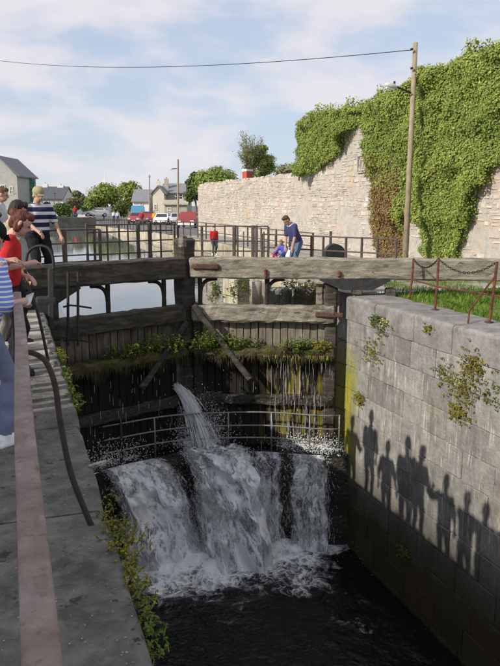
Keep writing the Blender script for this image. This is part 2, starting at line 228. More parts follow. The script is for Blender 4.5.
# ---------------------------------------------------------------- mesh helpers
WP = {}                                        # world position of every object's origin
def wpos(o): return WP.get(o.name, Vector((0, 0, 0)))
def tag(o, label=None, cat=None, group=None, kind=None):
    if label: o['label'] = label
    if cat: o['category'] = cat
    if group: o['group'] = group
    if kind: o['kind'] = kind
    return o
def thing(name, loc, label, cat, group=None):
    o = bpy.data.objects.new(name, None); C.objects.link(o); o.location = loc; o.empty_display_size = .2; WP[o.name] = Vector(loc)
    return tag(o, label, cat, group)
def link_mesh(name, me, parent, loc):
    o = bpy.data.objects.new(name, me); C.objects.link(o); loc = Vector(loc)
    o.location = loc-(wpos(parent) if parent else Vector((0, 0, 0))); o.parent = parent; WP[o.name] = loc
    return o
class MB:
    def __init__(s): s.v = []; s.f = []
    def add(s, vs, fs):
        n = len(s.v); s.v += [Vector(a) for a in vs]; s.f += [tuple(i+n for i in q) for q in fs]; return s
    def box(s, c, d, rz=0, rx=0, ry=0):
        m = Matrix.Rotation(rz, 3, 'Z') @ Matrix.Rotation(ry, 3, 'Y') @ Matrix.Rotation(rx, 3, 'X'); c = Vector(c)
        vs = [c+m @ Vector((x*d[0]/2, y*d[1]/2, z*d[2]/2)) for x in (-1, 1) for y in (-1, 1) for z in (-1, 1)]
        return s.add(vs, [(0, 1, 3, 2), (4, 6, 7, 5), (0, 4, 5, 1), (2, 3, 7, 6), (0, 2, 6, 4), (1, 5, 7, 3)])
    def tube(s, path, r, n=8, cap=True):
        path = [Vector(p) for p in path]; rr = r if isinstance(r, (list, tuple)) else [r]*len(path); b = len(s.v); prev = None
        for i, p in enumerate(path):
            d = (path[min(i+1, len(path)-1)]-path[max(i-1, 0)]).normalized()
            if prev is None: a = d.orthogonal().normalized()
            else: a = (prev-d*prev.dot(d)); a = a.normalized() if a.length > 1e-6 else d.orthogonal().normalized()
            prev = a; c = d.cross(a)
            for k in range(n):
                t = 2*math.pi*k/n; s.v.append(p+(a*math.cos(t)+c*math.sin(t))*rr[i])
        for i in range(len(path)-1):
            for k in range(n): s.f.append((b+i*n+k, b+i*n+(k+1) % n, b+(i+1)*n+(k+1) % n, b+(i+1)*n+k))
        if cap: s.f.append(tuple(b+k for k in range(n))[::-1]); s.f.append(tuple(b+(len(path)-1)*n+k for k in range(n)))
        return s
    def timber(s, p0, p1, w, h, ch=.02, seg=6, jit=.006, up=(0, 0, 1), seed=0, taper=1, bow=0):     # chamfered, slightly uneven baulk from p0 to p1
        p0, p1 = Vector(p0), Vector(p1); d = (p1-p0); Ln = d.length; d.normalize(); up = Vector(up); side = d.cross(up).normalized(); up = side.cross(d)
        ch = min(ch, w*.3, h*.3, Ln*.3); q = random.Random(seed*991+int(Ln*1000)+int(p0.x*977)+int(p0.y*551))
        st = [0, ch]+[ch+(Ln-2*ch)*i/seg for i in range(1, seg)]+[Ln-ch, Ln]; b = len(s.v)
        for i, t in enumerate(st):
            e = ch if i in (0, len(st)-1) else 0; k = 1+(taper-1)*t/Ln; W2, H2 = w*k/2-e, h*k/2-e
            prof = [(-W2+ch, -H2), (W2-ch, -H2), (W2, -H2+ch), (W2, H2-ch), (W2-ch, H2), (-W2+ch, H2), (-W2, H2-ch), (-W2, -H2+ch)]
            off = up*bow*math.sin(math.pi*t/Ln)
            for x, y in prof: s.v.append(p0+d*t+side*(x+q.uniform(-jit, jit))+up*(y+q.uniform(-jit, jit))+off)
        for i in range(len(st)-1):
            for k in range(8): s.f.append((b+i*8+k, b+i*8+(k+1) % 8, b+(i+1)*8+(k+1) % 8, b+(i+1)*8+k))
        s.f.append(tuple(b+k for k in range(8))[::-1]); s.f.append(tuple(b+(len(st)-1)*8+k for k in range(8)))
        return s
    def ball(s, c, r, nu=10, nv=7, rot=None):
        c = Vector(c); r = r if isinstance(r, (tuple, list)) else (r, r, r); b = len(s.v); rot = rot or Matrix.Identity(3)
        s.v.append(c+rot @ Vector((0, 0, r[2])))
        for j in range(1, nv):
            a = math.pi*j/nv
            for i in range(nu):
                t = 2*math.pi*i/nu; s.v.append(c+rot @ Vector((r[0]*math.sin(a)*math.cos(t), r[1]*math.sin(a)*math.sin(t), r[2]*math.cos(a))))
        s.v.append(c+rot @ Vector((0, 0, -r[2]))); e = len(s.v)-1
        for i in range(nu): s.f.append((b, b+1+i, b+1+(i+1) % nu)); s.f.append((e, b+1+(nv-2)*nu+(i+1) % nu, b+1+(nv-2)*nu+i))
        for j in range(nv-2):
            for i in range(nu): s.f.append((b+1+j*nu+i, b+1+(j+1)*nu+i, b+1+(j+1)*nu+(i+1) % nu, b+1+j*nu+(i+1) % nu))
        return s
    def loft(s, rings, cap=True):
        b = len(s.v); n = len(rings[0])
        for r in rings: s.v += [Vector(p) for p in r]
        for i in range(len(rings)-1):
            for k in range(n): s.f.append((b+i*n+k, b+i*n+(k+1) % n, b+(i+1)*n+(k+1) % n, b+(i+1)*n+k))
        if cap: s.f.append(tuple(b+k for k in range(n))[::-1]); s.f.append(tuple(b+(len(rings)-1)*n+k for k in range(n)))
        return s
    def prism(s, pts, a, b):                    # polygon pts (3D) swept by vector from a to b offsets
        a, b = Vector(a), Vector(b); n = len(pts); P = [Vector(p) for p in pts]
        return s.add([p+a for p in P]+[p+b for p in P], [tuple(range(n))[::-1], tuple(range(n, 2*n))]+[(i, (i+1) % n, n+(i+1) % n, n+i) for i in range(n)])
    def quad(s, a, b, c, d): return s.add([a, b, c, d], [(0, 1, 2, 3)])
    def mesh(s, name, org, smooth=False):
        me = bpy.data.meshes.new(name); me.from_pydata([tuple(p-org) for p in s.v], [], s.f); me.validate(); me.update()
        bm = bmesh.new(); bm.from_mesh(me); bmesh.ops.recalc_face_normals(bm, faces=bm.faces); bm.to_mesh(me); bm.free()
        if smooth: me.polygons.foreach_set('use_smooth', [True]*len(me.polygons))
        return me
    def build(s, name, mat, parent=None, smooth=False, org=None, recalc=True):
        if org is None:
            n = len(s.v); org = Vector((sum(p.x for p in s.v)/n, sum(p.y for p in s.v)/n, min(p.z for p in s.v)))
        org = Vector(org)
        if recalc: me = s.mesh(name, org, smooth)
        else:
            me = bpy.data.meshes.new(name); me.from_pydata([tuple(p-org) for p in s.v], [], s.f); me.update()
            if smooth: me.polygons.foreach_set('use_smooth', [True]*len(me.polygons))
        me.materials.append(mat if not isinstance(mat, str) else Mt[mat])
        return link_mesh(name, me, parent, org)
def struct(o): o['kind'] = 'structure'; return o
def stuff(o): o['kind'] = 'stuff'; return o
def lerp(a, b, t): return a+(b-a)*t
def inpoly(x, y, P):
    c = False; j = len(P)-1
    for i in range(len(P)):
        if (P[i][1] > y) != (P[j][1] > y) and x < (P[j][0]-P[i][0])*(y-P[i][1])/(P[j][1]-P[i][1])+P[i][0]: c = not c
        j = i
    return c

# leaf scatter: each leaf a small folded blade
def leaf(mb, p, nrm, size, q, droop=.3, ratio=.75):
    n = Vector(nrm).normalized(); t = n.cross(Vector((q.uniform(-1, 1), q.uniform(-1, 1), q.uniform(-1, 1)))).normalized(); t = (t+Vector((0, 0, -droop))).normalized()
    b = n.cross(t).normalized(); w = size*ratio*.5; l = size
    f = n*size*.12
    mb.add([p, p+t*l*.45+b*w+f, p+t*l, p+t*l*.45-b*w+f], [(0, 1, 2), (0, 2, 3)])

XL, XR = .43, 6.15           # lock walls
WL = -5.15                   # lower water
UP = -.95                    # upper water

# ================================================================ SETTING
def far_z(Y): return 0 if Y < 40 else -.75*min(1, (Y-40)/50)
def sheet(name, pts, mat):
    return struct(MB().add(pts, [tuple(range(len(pts)))]).build(name, mat))
# left lockside ground (behind the coping slabs)
sheet('left_lockside_ground', [(-400, -60, -.005), (-.36, -60, -.005), (-.36, 70, -.005), (-400, 70, -.005)], 'path')
# right bank of the canal above the gates (plan line of its edge)
BANK = [(6.35, 12.72), (6.35, 13.6), (6.1, 15), (5.8, 17), (5.55, 18.9), (6.6, 19.6), (9.2, 23), (9.4, 40), (9.9, 92)]
pts = [(x, y, -.005) for x, y in BANK[:8]]+[(13.5, 40, -.005), (13.5, 12.72, -.005)]
sheet('towpath', pts, 'path')
sheet('lockside_lawn_ground', [(6.8, -40, -.03), (13.5, -40, -.03), (13.5, 12.715, -.03), (6.8, 12.715, -.03)], 'grassground')
g = MB()
ys = [40, 50, 60, 72, 92, 140, 400, 1500]
for i in range(len(ys)-1):
    a, b = ys[i], ys[i+1]; xa = lerp(9.4, 9.9, min(1, (a-40)/52)); xb = lerp(9.4, 9.9, min(1, (b-40)/52))
    g.add([(xa, a, far_z(a)), (60+a, a, far_z(a)), (60+b, b, far_z(b)), (xb, b, far_z(b))], [(0, 1, 2, 3)])
struct(g.build('road', 'asphalt'))
sheet('ground', [(13.5, -60, -.01), (300, -60, -.01), (300, 40, -.01), (13.5, 40, -.01)], 'grassground')
sheet('far_ground', [(-700, 89.5, -.1), (9.85, 89.5, -.1), (9.85, 1500, -.1), (-700, 1500, -.1)], 'grassground')
sheet('canal_water', [(-60, 13.35, UP), (10.2, 13.35, UP), (10.2, 89.2, UP), (-60, 89.2, UP)], 'canal')
sheet('chamber_floor', [(-1, -30, -6.6), (8, -30, -6.6), (8, 16, -6.6), (-1, 16, -6.6)], 'slime')

# ---------------------------------------------------------------- lock walls in coursed blocks
unit_blocks = []
for v in range(6):
    q = random.Random(40+v); m = MB().timber((0, -.5, 0), (0, .5, 0), 1, 1, ch=.022, seg=4, jit=.010, seed=v)
    # ragged faces
    for p in m.v: p.x += .012*noise.noise(p*3+Vector((v*5, 0, 0)))
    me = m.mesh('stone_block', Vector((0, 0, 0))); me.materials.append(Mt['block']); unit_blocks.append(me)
def block(name, parent, me, c, size):
    o = bpy.data.objects.new(name, me); C.objects.link(o); o.parent = parent; o.location = Vector(c)-wpos(parent); o.scale = size; WP[o.name] = Vector(c); return o
COURSE = .46
def lock_wall(x, sgn, y_lo, y_hi, label, top_z):
    w = thing('lock_wall', (x, (y_lo+y_hi)/2, WL-1), label, 'wall')
    MB().box((x+sgn*.612, (y_lo+y_hi)/2+.02, (top_z+WL-1.4)/2-.03), (1.16, y_hi-y_lo-.1, top_z-WL+1.3)).build('mortar_core', 'block', w)
    z = top_z; row = 0; q = random.Random(int(x*10))
    while z > WL-.3:
        y = y_hi; first = True
        while y > y_lo:
            ln = q.choice((.75, .95, 1.1, 1.25))*(.55 if first and row % 2 else 1); first = False
            y0 = max(y-ln, y_lo-.3)
            d = q.uniform(0, .016)
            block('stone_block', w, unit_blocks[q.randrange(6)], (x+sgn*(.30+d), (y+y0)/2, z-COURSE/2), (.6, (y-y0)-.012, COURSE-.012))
            y = y0
        z -= COURSE; row += 1
    return w
def coping(parent, pts, mat, name='coping_stone'):      # list of (x0,x1,y0,y1,z0,z1, rounded side)
    for i, (x0, x1, y0, y1, z0, z1, side) in enumerate(pts):
        r = .06 if side < 0 else .035; prof = []
        if side < 0: prof = [(x1, z0), (x1, z1)]+[(x0+r-r*math.sin(a), z1-r+r*math.cos(a)) for a in [k*math.pi/8 for k in range(5)]]+[(x0, z0)]
        else: prof = [(x0, z0), (x0, z1)]+[(x1-r+r*math.sin(a), z1-r+r*math.cos(a)) for a in [k*math.pi/8 for k in range(5)]]+[(x1, z0)]
        ns = 7; e = .012; rings = []
        for k in range(ns+1):
            y = lerp(y0, y1, k/ns); ins = e if k in (0, ns) else 0
            rings.append([(x+(.010*noise.noise(Vector((x*2, y*2.3, z*2+i)))) + (ins if x < (x0+x1)/2 else -ins), y, z+(-ins if z > (z0+z1)/2 else 0)+.008*noise.noise(Vector((x*3, y*3, 7+i)))) for x, z in prof])
        o = MB().loft(rings).build(name, mat, parent)
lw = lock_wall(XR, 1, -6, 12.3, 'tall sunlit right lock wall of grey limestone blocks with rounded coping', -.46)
cs = []; y = 12.32; q = random.Random(3)
while y > -6:
    ln = q.uniform(1.05, 1.5); cs.append((XR-.015+q.uniform(-.012, .012), XR+.86, y-ln+.006, y-.006, -.455, q.uniform(-.004, .006), -1)); y -= ln
coping(lw, cs, 'coping')
# recess of the right gate leaf beyond the corner
rc = thing('gate_recess_wall', (6.6, 13, -3), 'grey stone wall of the recess behind the right lock gate', 'wall')
for k in range(10):
    zz = -.005-k*.5
    MB().timber((6.72, 12.34, zz-.25), (6.72, 13.25, zz-.25), .7, .49, jit=.006, seg=3, seed=k).build('stone_block', 'block', rc)
# left wall
lw2 = lock_wall(XL, -1, -6, 12.3, 'left lock wall of dark limestone blocks below the onlookers', -.3)
cs = []; y = 12.6; q = random.Random(5)
while y > -6:
    ln = q.uniform(1.3, 2.1); cs.append((-.36, XL+.01+q.uniform(-.012, .012), y-ln+.006, y-.006, -.3, q.uniform(-.003, .005), 1)); y -= ln
coping(lw2, cs, 'quay')
# raised pale ribs across the left lockside, for the feet of whoever pushes the beam
for i, yy in enumerate([7.9, 8.6, 9.25, 9.9, 10.5, 11.1, 11.7]):
    MB().timber((-.75, yy, .012), (.36, yy-.06, .012), .17, .05, jit=.006, seed=i).build('foot_rib', 'rib', lw2)

# breast wall with its curved lip
LIPX = [.43, 1.1, 1.8, 2.5, 3.25, 4.0, 4.7, 5.4, 6.15]; LIPY = [12.35, 12.75, 13.02, 13.2, 13.25, 13.1, 12.8, 12.38, 11.98]; LIPZ = -3.25
def lipy(x):
    x = min(max(x, LIPX[0]), LIPX[-1])
    for i in range(len(LIPX)-1):
        if x <= LIPX[i+1]:
            t = (x-LIPX[i])/(LIPX[i+1]-LIPX[i]); return lerp(LIPY[i], LIPY[i+1], t)
bw = thing('breast_wall', (3.3, 13.4, WL-1), 'curved wet black stone breast wall that the water falls over', 'wall')
m = MB(); nx, nz = 46, 16
for j in range(nz+1):
    for i in range(nx+1):
        x = lerp(XL-.02, XR+.02, i/nx); z = lerp(LIPZ, WL-.8, j/nz); y = lipy(x)+.10*noise.noise(Vector((x*2.2, z*2.6, 1)))+(.0 if j else .05)+.04
        m.v.append(Vector((x, y, z)))
for j in range(nz):
    for i in range(nx): a = j*(nx+1)+i; m.f.append((a, a+1, a+nx+2, a+nx+1))
m.build('wall_face', 'slime', bw, smooth=True)
m = MB()
for i in range(nx+1):
    x = lerp(XL-.02, XR+.02, i/nx)
    for k in range(5): m.v.append(Vector((x, lipy(x)+.05+k*.4, LIPZ+.03*noise.noise(Vector((x*3, k, 2))))))
for i in range(nx):
    for k in range(4): a = i*5+k; m.f.append((a, a+1, a+6, a+5))
m.build('sill_top', 'slime', bw, smooth=True)

# curved guard rail on the lip
gr = thing('curved_guard_rail', (3.3, 13.2, LIPZ), 'thin grey curved pipe guard rail standing above the waterfall', 'railing')
RX = [.55, 1.11, 1.81, 2.51, 3.23, 3.79, 4.73, 5.42, 6.0]; RY = [12.72, 12.97, 13.12, 13.26, 13.30, 13.23, 12.88, 12.49, 12.19]
def raily(x):
    for i in range(len(RX)-1):
        if x <= RX[i+1]: return lerp(RY[i], RY[i+1], max(0, (x-RX[i])/(RX[i+1]-RX[i])))
    return RY[-1]
xs = [lerp(.55, 6.02, k/40) for k in range(41)]
ysm = [sum(raily(min(6.02, max(.55, x+d))) for d in (-.3, -.15, 0, .15, .3))/5 for x in xs]
for z in (-2.4, -2.68, -2.94): MB().tube([(x, y, z+.008*math.sin(x*3)) for x, y in zip(xs, ysm)], .017, 8).build('pipe_rail', 'steel', gr, True)
for pxx in (90, 122.5, 157, 191, 229, 268, 307, 346):
    i = min(range(41), key=lambda k: abs(px((xs[k], ysm[k], -2.4))[0]-pxx)); x, y = xs[i], ysm[i]
    MB().tube([(x, y, LIPZ-.03), (x+.004, y, -2.8), (x, y, -2.39)], .019 if pxx != 122.5 else .035, 8).build('post', 'steel' if pxx != 122.5 else 'iron', gr, True)

# ---------------------------------------------------------------- lock gates
def nz3v(a): return noise.noise(Vector((a, 3.3, 1.7)))
class Leaf:
    def __init__(s, h, mt):
        s.h, s.m = Vector((h[0], h[1], 0)), Vector((mt[0], mt[1], 0)); s.d = (s.m-s.h); s.L = s.d.length; s.d.normalize()
        n = Vector((-s.d.y, s.d.x, 0)); s.n = n if n.y < 0 else -n
    def P(s, a, t, z): p = s.h+s.d*a+s.n*t; return Vector((p.x, p.y, z))
    def s_at(s, pxx, t): o = s.h+s.n*t; return on_line(pxx, o, s.d)
MIT = (3.29, 13.9)
RG, LG = Leaf((6.15, 12.7), MIT), Leaf((.43, 12.7), MIT)
def knee(g, a, side, parent, mat='iron'):     # iron stanchion with a curved knee between top rail and beam
    m = MB(); m.timber(g.P(a, .05, -.26), g.P(a, .05, .31), .085, .085, jit=.004, up=(1, 0, 0)); m.build('stanchion', mat, parent)
    pts = [g.P(a+side*(.34*(1-math.cos(t))), .05, -.2+.5*math.sin(t)) for t in [k*math.pi/2/8 for k in range(9)]]
    pts = []
    for k in range(9):
        u = k/8; pts.append(g.P(a+side*(.02+.33*u**2.2), .05, -.02+.31*(1-(1-u)**2.0)))
    MB().tube(pts, [.03+.016*k/8 for k in range(9)], 6).build('curved_brace', mat, parent)
def lock_gate(g, right):
    lab = 'weathered pale timber lock gate leaf on the right, lit by the sun' if right else 'dark shaded timber lock gate leaf on the left with tall mitre post'
    t = thing('lock_gate', tuple(g.P(1.5, 0, -3.3)), lab, 'lock gate', 'pair of lock gates')
    wm = 'wood' if right else 'wood_dark'  # left leaf's darker timber and planks carry its shade in the colour
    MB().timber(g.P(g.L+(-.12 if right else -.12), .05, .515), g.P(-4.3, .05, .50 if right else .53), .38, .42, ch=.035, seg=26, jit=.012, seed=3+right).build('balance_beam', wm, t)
    if not right:
        MB().timber(g.P(g.L-.02, .02, -3.2), g.P(g.L-.02, .02, 1.1), .34, .34, ch=.04, seg=16, jit=.012, up=g.n).build('mitre_post', 'wood_dark', t)
        MB().timber(g.P(g.L-.24, .26, .92), g.P(g.L-.22, .26, 1.16), .12, .14, jit=.01, up=g.n).build('post_block', 'wood', t)
    else:
        MB().timber(g.P(g.L-.26, .04, -3.2), g.P(g.L-.26, .04, -.2), .2, .26, ch=.03, seg=10, jit=.01, up=g.n).build('mitre_post', 'slime', t)
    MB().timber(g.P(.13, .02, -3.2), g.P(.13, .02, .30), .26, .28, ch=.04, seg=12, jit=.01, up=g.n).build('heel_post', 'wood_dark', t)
    MB().timber(g.P(g.L-.16, .13, -.40), g.P(-.02 if not right else .05, .13, -.405), .30, .34, ch=.04, seg=22, jit=.016, seed=9).build('top_rail', wm, t)
    MB().timber(g.P(g.L-.18, .2, -1.17), g.P(.03, .2, -1.18), .42, .2, ch=.05, seg=22, jit=.025, seed=11).build('mossy_rail', 'moss', t)
    MB().timber(g.P(g.L-.18, .10, -2.2), g.P(.03, .10, -2.2), .24, .24, ch=.04, seg=12, jit=.02, seed=12).build('lower_rail', 'slime', t)
    # planks
    n = 17; q = random.Random(2+right)
    for k in range(n):
        a = lerp(.24, g.L-.3, (k+.5)/n); w = (g.L-.54)/n
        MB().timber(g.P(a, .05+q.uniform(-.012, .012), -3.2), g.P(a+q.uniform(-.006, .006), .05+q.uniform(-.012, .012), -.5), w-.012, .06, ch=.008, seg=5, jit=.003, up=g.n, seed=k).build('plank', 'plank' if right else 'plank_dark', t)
    MB().timber(g.P(g.L-.28, -.03, -1.9), g.P(.2, -.03, -1.9), .05, 2.7, ch=.01, seg=4, jit=.002).build('backing_board', 'slime', t)
    # braces
    if right:
        for pxx in (199, 267.5): knee(g, g.s_at(pxx, .05), -1, t)
        MB().timber(g.P(g.L-.22, .34, -.22), g.P(g.s_at(250, .5), .46, -1.7), .12, .09, jit=.008, up=g.n).build('diagonal_strut', 'wood_dark', t)
        MB().timber(g.P(g.L-.2, .27, .55), g.P(g.L-.72, .27, .55), .05, .11, jit=.003).build('iron_strap', 'rust_dark', t)
        a = g.s_at(266, .3); MB().timber(g.P(a, .25, .33), g.P(a, .25, .50), .06, .1, jit=.004, up=g.n).build('bolt', 'rust', t)
        a = g.s_at(341, .3); MB().timber(g.P(a, .25, .35), g.P(a, .25, .47), .07, .1, jit=.004, up=g.n).build('bolt', 'rust', t)
        # stubs of boards and the iron collar near the heel
        for k, pxx in enumerate((321, 327.5, 334)):
            a = g.s_at(pxx, -.05); MB().timber(g.P(a, -.02-.03*k, -.24), g.P(a, -.02-.03*k, .18+.02*k), .13, .06, ch=.012, jit=.006, up=g.n, seed=k).build('board_stub', 'wood', t)
        a0, a1 = g.s_at(317, .3), g.s_at(346, .3)
        MB().timber(g.P(a0, .31, -.38), g.P(a1, .31, -.40), .05, .10, jit=.004).build('iron_collar', 'rust_dark', t)
    else:
        for pxx in (104.5, 162): knee(g, g.s_at(pxx, .05), -1, t)
        a = g.s_at(45, .05)
        MB().timber(g.P(g.L-.2, .32, -.55), g.P(g.s_at(137, .5), .46, -1.7), .11, .09, jit=.008, up=g.n).build('diagonal_strut', 'wood_dark', t)
    # bolster under the beam at the heel: an upside-down trapezoid
    if right: a0, a1, b0, b1 = g.s_at(321, .2), g.s_at(393, .2), g.s_at(344, .2), g.s_at(375, .2)
    else: a0, a1, b0, b1 = .62, -1.3, .05, -.9
    zt = .315; zb = .1 if right else -.0
    pr = [g.P(a0, .27, zt), g.P(a1, .27, zt), g.P(a1, .27, zt-.03), g.P(b1, .27, zb), g.P(b0, .27, zb), g.P(a0, .27, zt-.03)]
    MB().prism(pr, (0, 0, 0), -g.n*.44).build('bolster', 'near_black', t)
    for k, a in enumerate((lerp(b0, b1, .5), lerp(b1, a1, 1.05)) if right else (-.4, -.8)):
        MB().timber(g.P(a-.1, .15, (zb+.0)/2+.002), g.P(a+.1, .15, zb/2+.002), .3, max(.06, zb-.004) if k == 0 else max(.06, zb+.06), jit=.004).build('packing_block', 'wood_dark', t) if right else None
    # moss hanging off the mossy rail; golden strands paint sunlight on the right leaf
    for nm, mt_, lo_, hi_, cnt in (('hanging_moss', 'moss_hang', .1, g.L-.25, 900), ('sun_gold_moss', 'weed_gold', .1, 1.5, 260 if right else 0)):
        mm = MB()
        for k in range(cnt):
            a = q.uniform(lo_, hi_); ln = q.uniform(.04, .2)*(1+2.2*max(0, nz3v(a*2.5)))*(1 if nm == 'hanging_moss' else .7); p = g.P(a, .30+q.uniform(-.05, .14), -1.2); w_ = q.uniform(.004, .012); e = g.d*w_
            mm.add([p-e, p+e, p+e*.8-Vector((0, 0, ln*.6))+g.n*.02, p-e*.8-Vector((0, 0, ln*.6))+g.n*.02, p-Vector((0, 0, ln))+g.d*q.gauss(0, .02)], [(0, 1, 2, 3), (3, 2, 4)])
        if cnt: stuff(mm.build(nm, mt_, t, recalc=False))
    # walkway board behind the beam and its rails
    for tt in (-.36, -.62): MB().timber(g.P(g.L-.1, tt, .3), g.P(.0, tt, .3), .23, .05, ch=.01, seg=10, jit=.004).build('walkway_board', 'wood_dark', t)
    def railing(tt, s0, s1, tops, posts, zb=.3, lean=0):
        for z in tops: MB().timber(g.P(s0, tt, z), g.P(s1, tt, z+.0), .026, .026, ch=.005, jit=.002, seg=5).build('hand_rail', 'rail_brown', t)
        for a, ztop, w in posts: MB().timber(g.P(a, tt, zb), g.P(a, tt, ztop), w, w, ch=.008, jit=.002, seg=3, up=g.n).build('rail_post', 'rail_brown', t)
    if right:
        railing(-.75, g.L-.02, g.s_at(268.5, -.75), (1.31, 1.0, .79), [(g.s_at(p, -.75), zz, w) for p, zz, w in ((201.5, 1.32, .05), (213, 1.1, .03), (234, 1.33, .07), (237.5, 1.3, .04), (243.5, 1.2, .025), (253, 1.33, .07), (256.5, 1.33, .06), (264, 1.2, .03), (268.5, 1.3, .05))])
    else:
        railing(-.28, -.02, g.s_at(99, -.28), (1.3, 1.06, .84, .72), [(g.s_at(p, -.28), zz, w) for p, zz, w in ((45, 1.3, .04), (62.5, 1.32, .07), (98.5, 1.3, .05))])
        railing(-.9, g.s_at(85, -.9), g.L+.35, (1.36, 1.22, 1.02, .78), [(g.s_at(p, -.9), zz, w) for p, zz, w in ((85.5, 1.4, .045), (93, 1.28, .045), (106, 1.36, .035), (118, 1.36, .035), (127, 1.36, .03), (137, 1.37, .065), (160, 1.36, .035), (149, 1.39, .07), (174, 1.37, .04), (177.5, 1.3, .04))])
    return t
lock_gate(LG, False); lock_gate(RG, True)

q = random.Random(61); m = MB()
for k in range(260):
    x, y = q.uniform(-.33, .40), 2.0+7*q.random()**1.4; r = q.uniform(.0015, .005); m.ball((x, y, .004+r*.4), (r*q.uniform(.8, 1.6), r, r*.6), 5, 4, Matrix.Rotation(q.uniform(0, 3), 3, 'Z'))
tag(stuff(m.build('grit', 'rib')), 'scattered pale grit and crumbs on the left coping', 'grit')
a = on_z(97, 464, .01); tag(MB().timber(a-Vector((.06, .02, 0)), a+Vector((.07, .03, .005)), .018, .014, ch=.004, jit=.003, seg=4).build('stick', 'rib'), 'short pale stick lying on the left coping edge', 'stick')

# iron rods and board of the left paddle gear
pg = thing('paddle_rods', tuple(LG.P(.6, .6, -.7)), 'two thin black iron rods with cross bars beside the left gate heel', 'ironwork')
for pxx in (68, 78): p = at(pxx, 272, 11.9); b = at(pxx, 346, 11.9); MB().tube([b, (p.x, p.y, p.z)], .024, 8).build('rod', 'iron', pg)
for yy, dz in ((307, .0), (341, 0)):
    a, b, c_ = at(63, yy, 11.9), at(78, yy-1, 11.95), at(91, yy+1, 12.3); MB().tube([a, (a+b)/2+Vector((0, 0, .02)), b, c_], .018, 6).build('cross_bar', 'iron', pg)
hb = thing('gear_box', tuple(at(47, 318, 11.9)), 'dark timber post and box standing at the left gate heel', 'post')
a = at(47, 318, 11.7); MB().timber(a, a+Vector((0, 0, .36)), .32, .26, jit=.006, up=(0, 1, 0)).build('box', 'near_black', hb)
MB().timber(at(51, 330, 11.6), at(51, 268, 11.6), .1, .1, jit=.004, up=(0, 1, 0)).build('post', 'near_black', hb)

# ================================================================ WATER
def attr_float(o, name, vals):
    a = o.data.attributes.new(name, 'FLOAT', 'POINT'); a.data.foreach_set('value', vals)
def nz3(x, y, z, o=4): return noise.fractal(Vector((x, y, z)), .9, 2.1, o)
# pool below the falls
m = MB(); nx, ny = 110, 200; fo = []
X0, X1 = XL-.03, XR+.05
def land(x): return lipy(x)-.42
for j in range(ny+1):
    v = j/ny; yb = lerp(0, 1, v**1.6)
    for i in range(nx+1):
        x = lerp(X0, X1, i/nx); yt = lipy(x)+.08; y = yt-(yt+6)*yb
        d = land(x)-y                       # distance downstream of the landing line
        xc = 3.5-.05*d; wdt = 1.9+.1*d
        k = math.exp(-(max(0, d)/1.35)**1.4)*math.exp(-((x-xc)/wdt)**4)
        if d < 0: k = max(0, 1+d*1.2)*math.exp(-((x-xc)/2.2)**4)
        k2 = math.exp(-max(0, d)/3.5)
        h = .16*k*nz3(x*2.6, y*2.6, 3)+.07*k2*nz3(x*1.5, y*1.5, 8)+.10*k+.018*nz3(x*2.5, y*2.5, 1)
        m.v.append(Vector((x, y, WL+h))); fo.append(min(.8, .68*k+.20*math.exp(-max(0, d)/2.2)*math.exp(-((x-xc)/2.2)**4)+.55*k2*max(0, nz3(x*.9+3, y*.9, 5))*(1 if d < 3 else .4)))
for j in range(ny):
    for i in range(nx): a = j*(nx+1)+i; m.f.append((a, a+1, a+nx+2, a+nx+1))
o = struct(m.build('pool_water', 'pool', smooth=True)); attr_float(o, 'foam', fo)
# shallow race on the sill
m = MB(); fo = []; nx, ny = 90, 16
for j in range(ny+1):
    for i in range(nx+1):
        x = lerp(X0, X1, i/nx); y = lipy(x)+lerp(.05, .75, j/ny)
        k = max(1.4*math.exp(-((x-1.5)/.7)**2), 1.7*math.exp(-((x-3.45)/.42)**2), .85*math.exp(-((x-5.5)/.55)**2))
        m.v.append(Vector((x, y, LIPZ+.05+min(1, j/6)*k*(.12+.2*nz3(x*5, y*5, 2, 5))*math.exp(-max(0, j-9)/4)+.02*nz3(x*5, y*5, 9)*min(1, j/3)-(.05 if j == 0 else 0)))); fo.append((.1+.6*k)*min(1, .15+j/7))
for j in range(ny):
    for i in range(nx): a = j*(nx+1)+i; m.f.append((a, a+1, a+nx+2, a+nx+1))
o = struct(m.build('sill_water', 'pool', smooth=True)); attr_float(o, 'foam', fo)

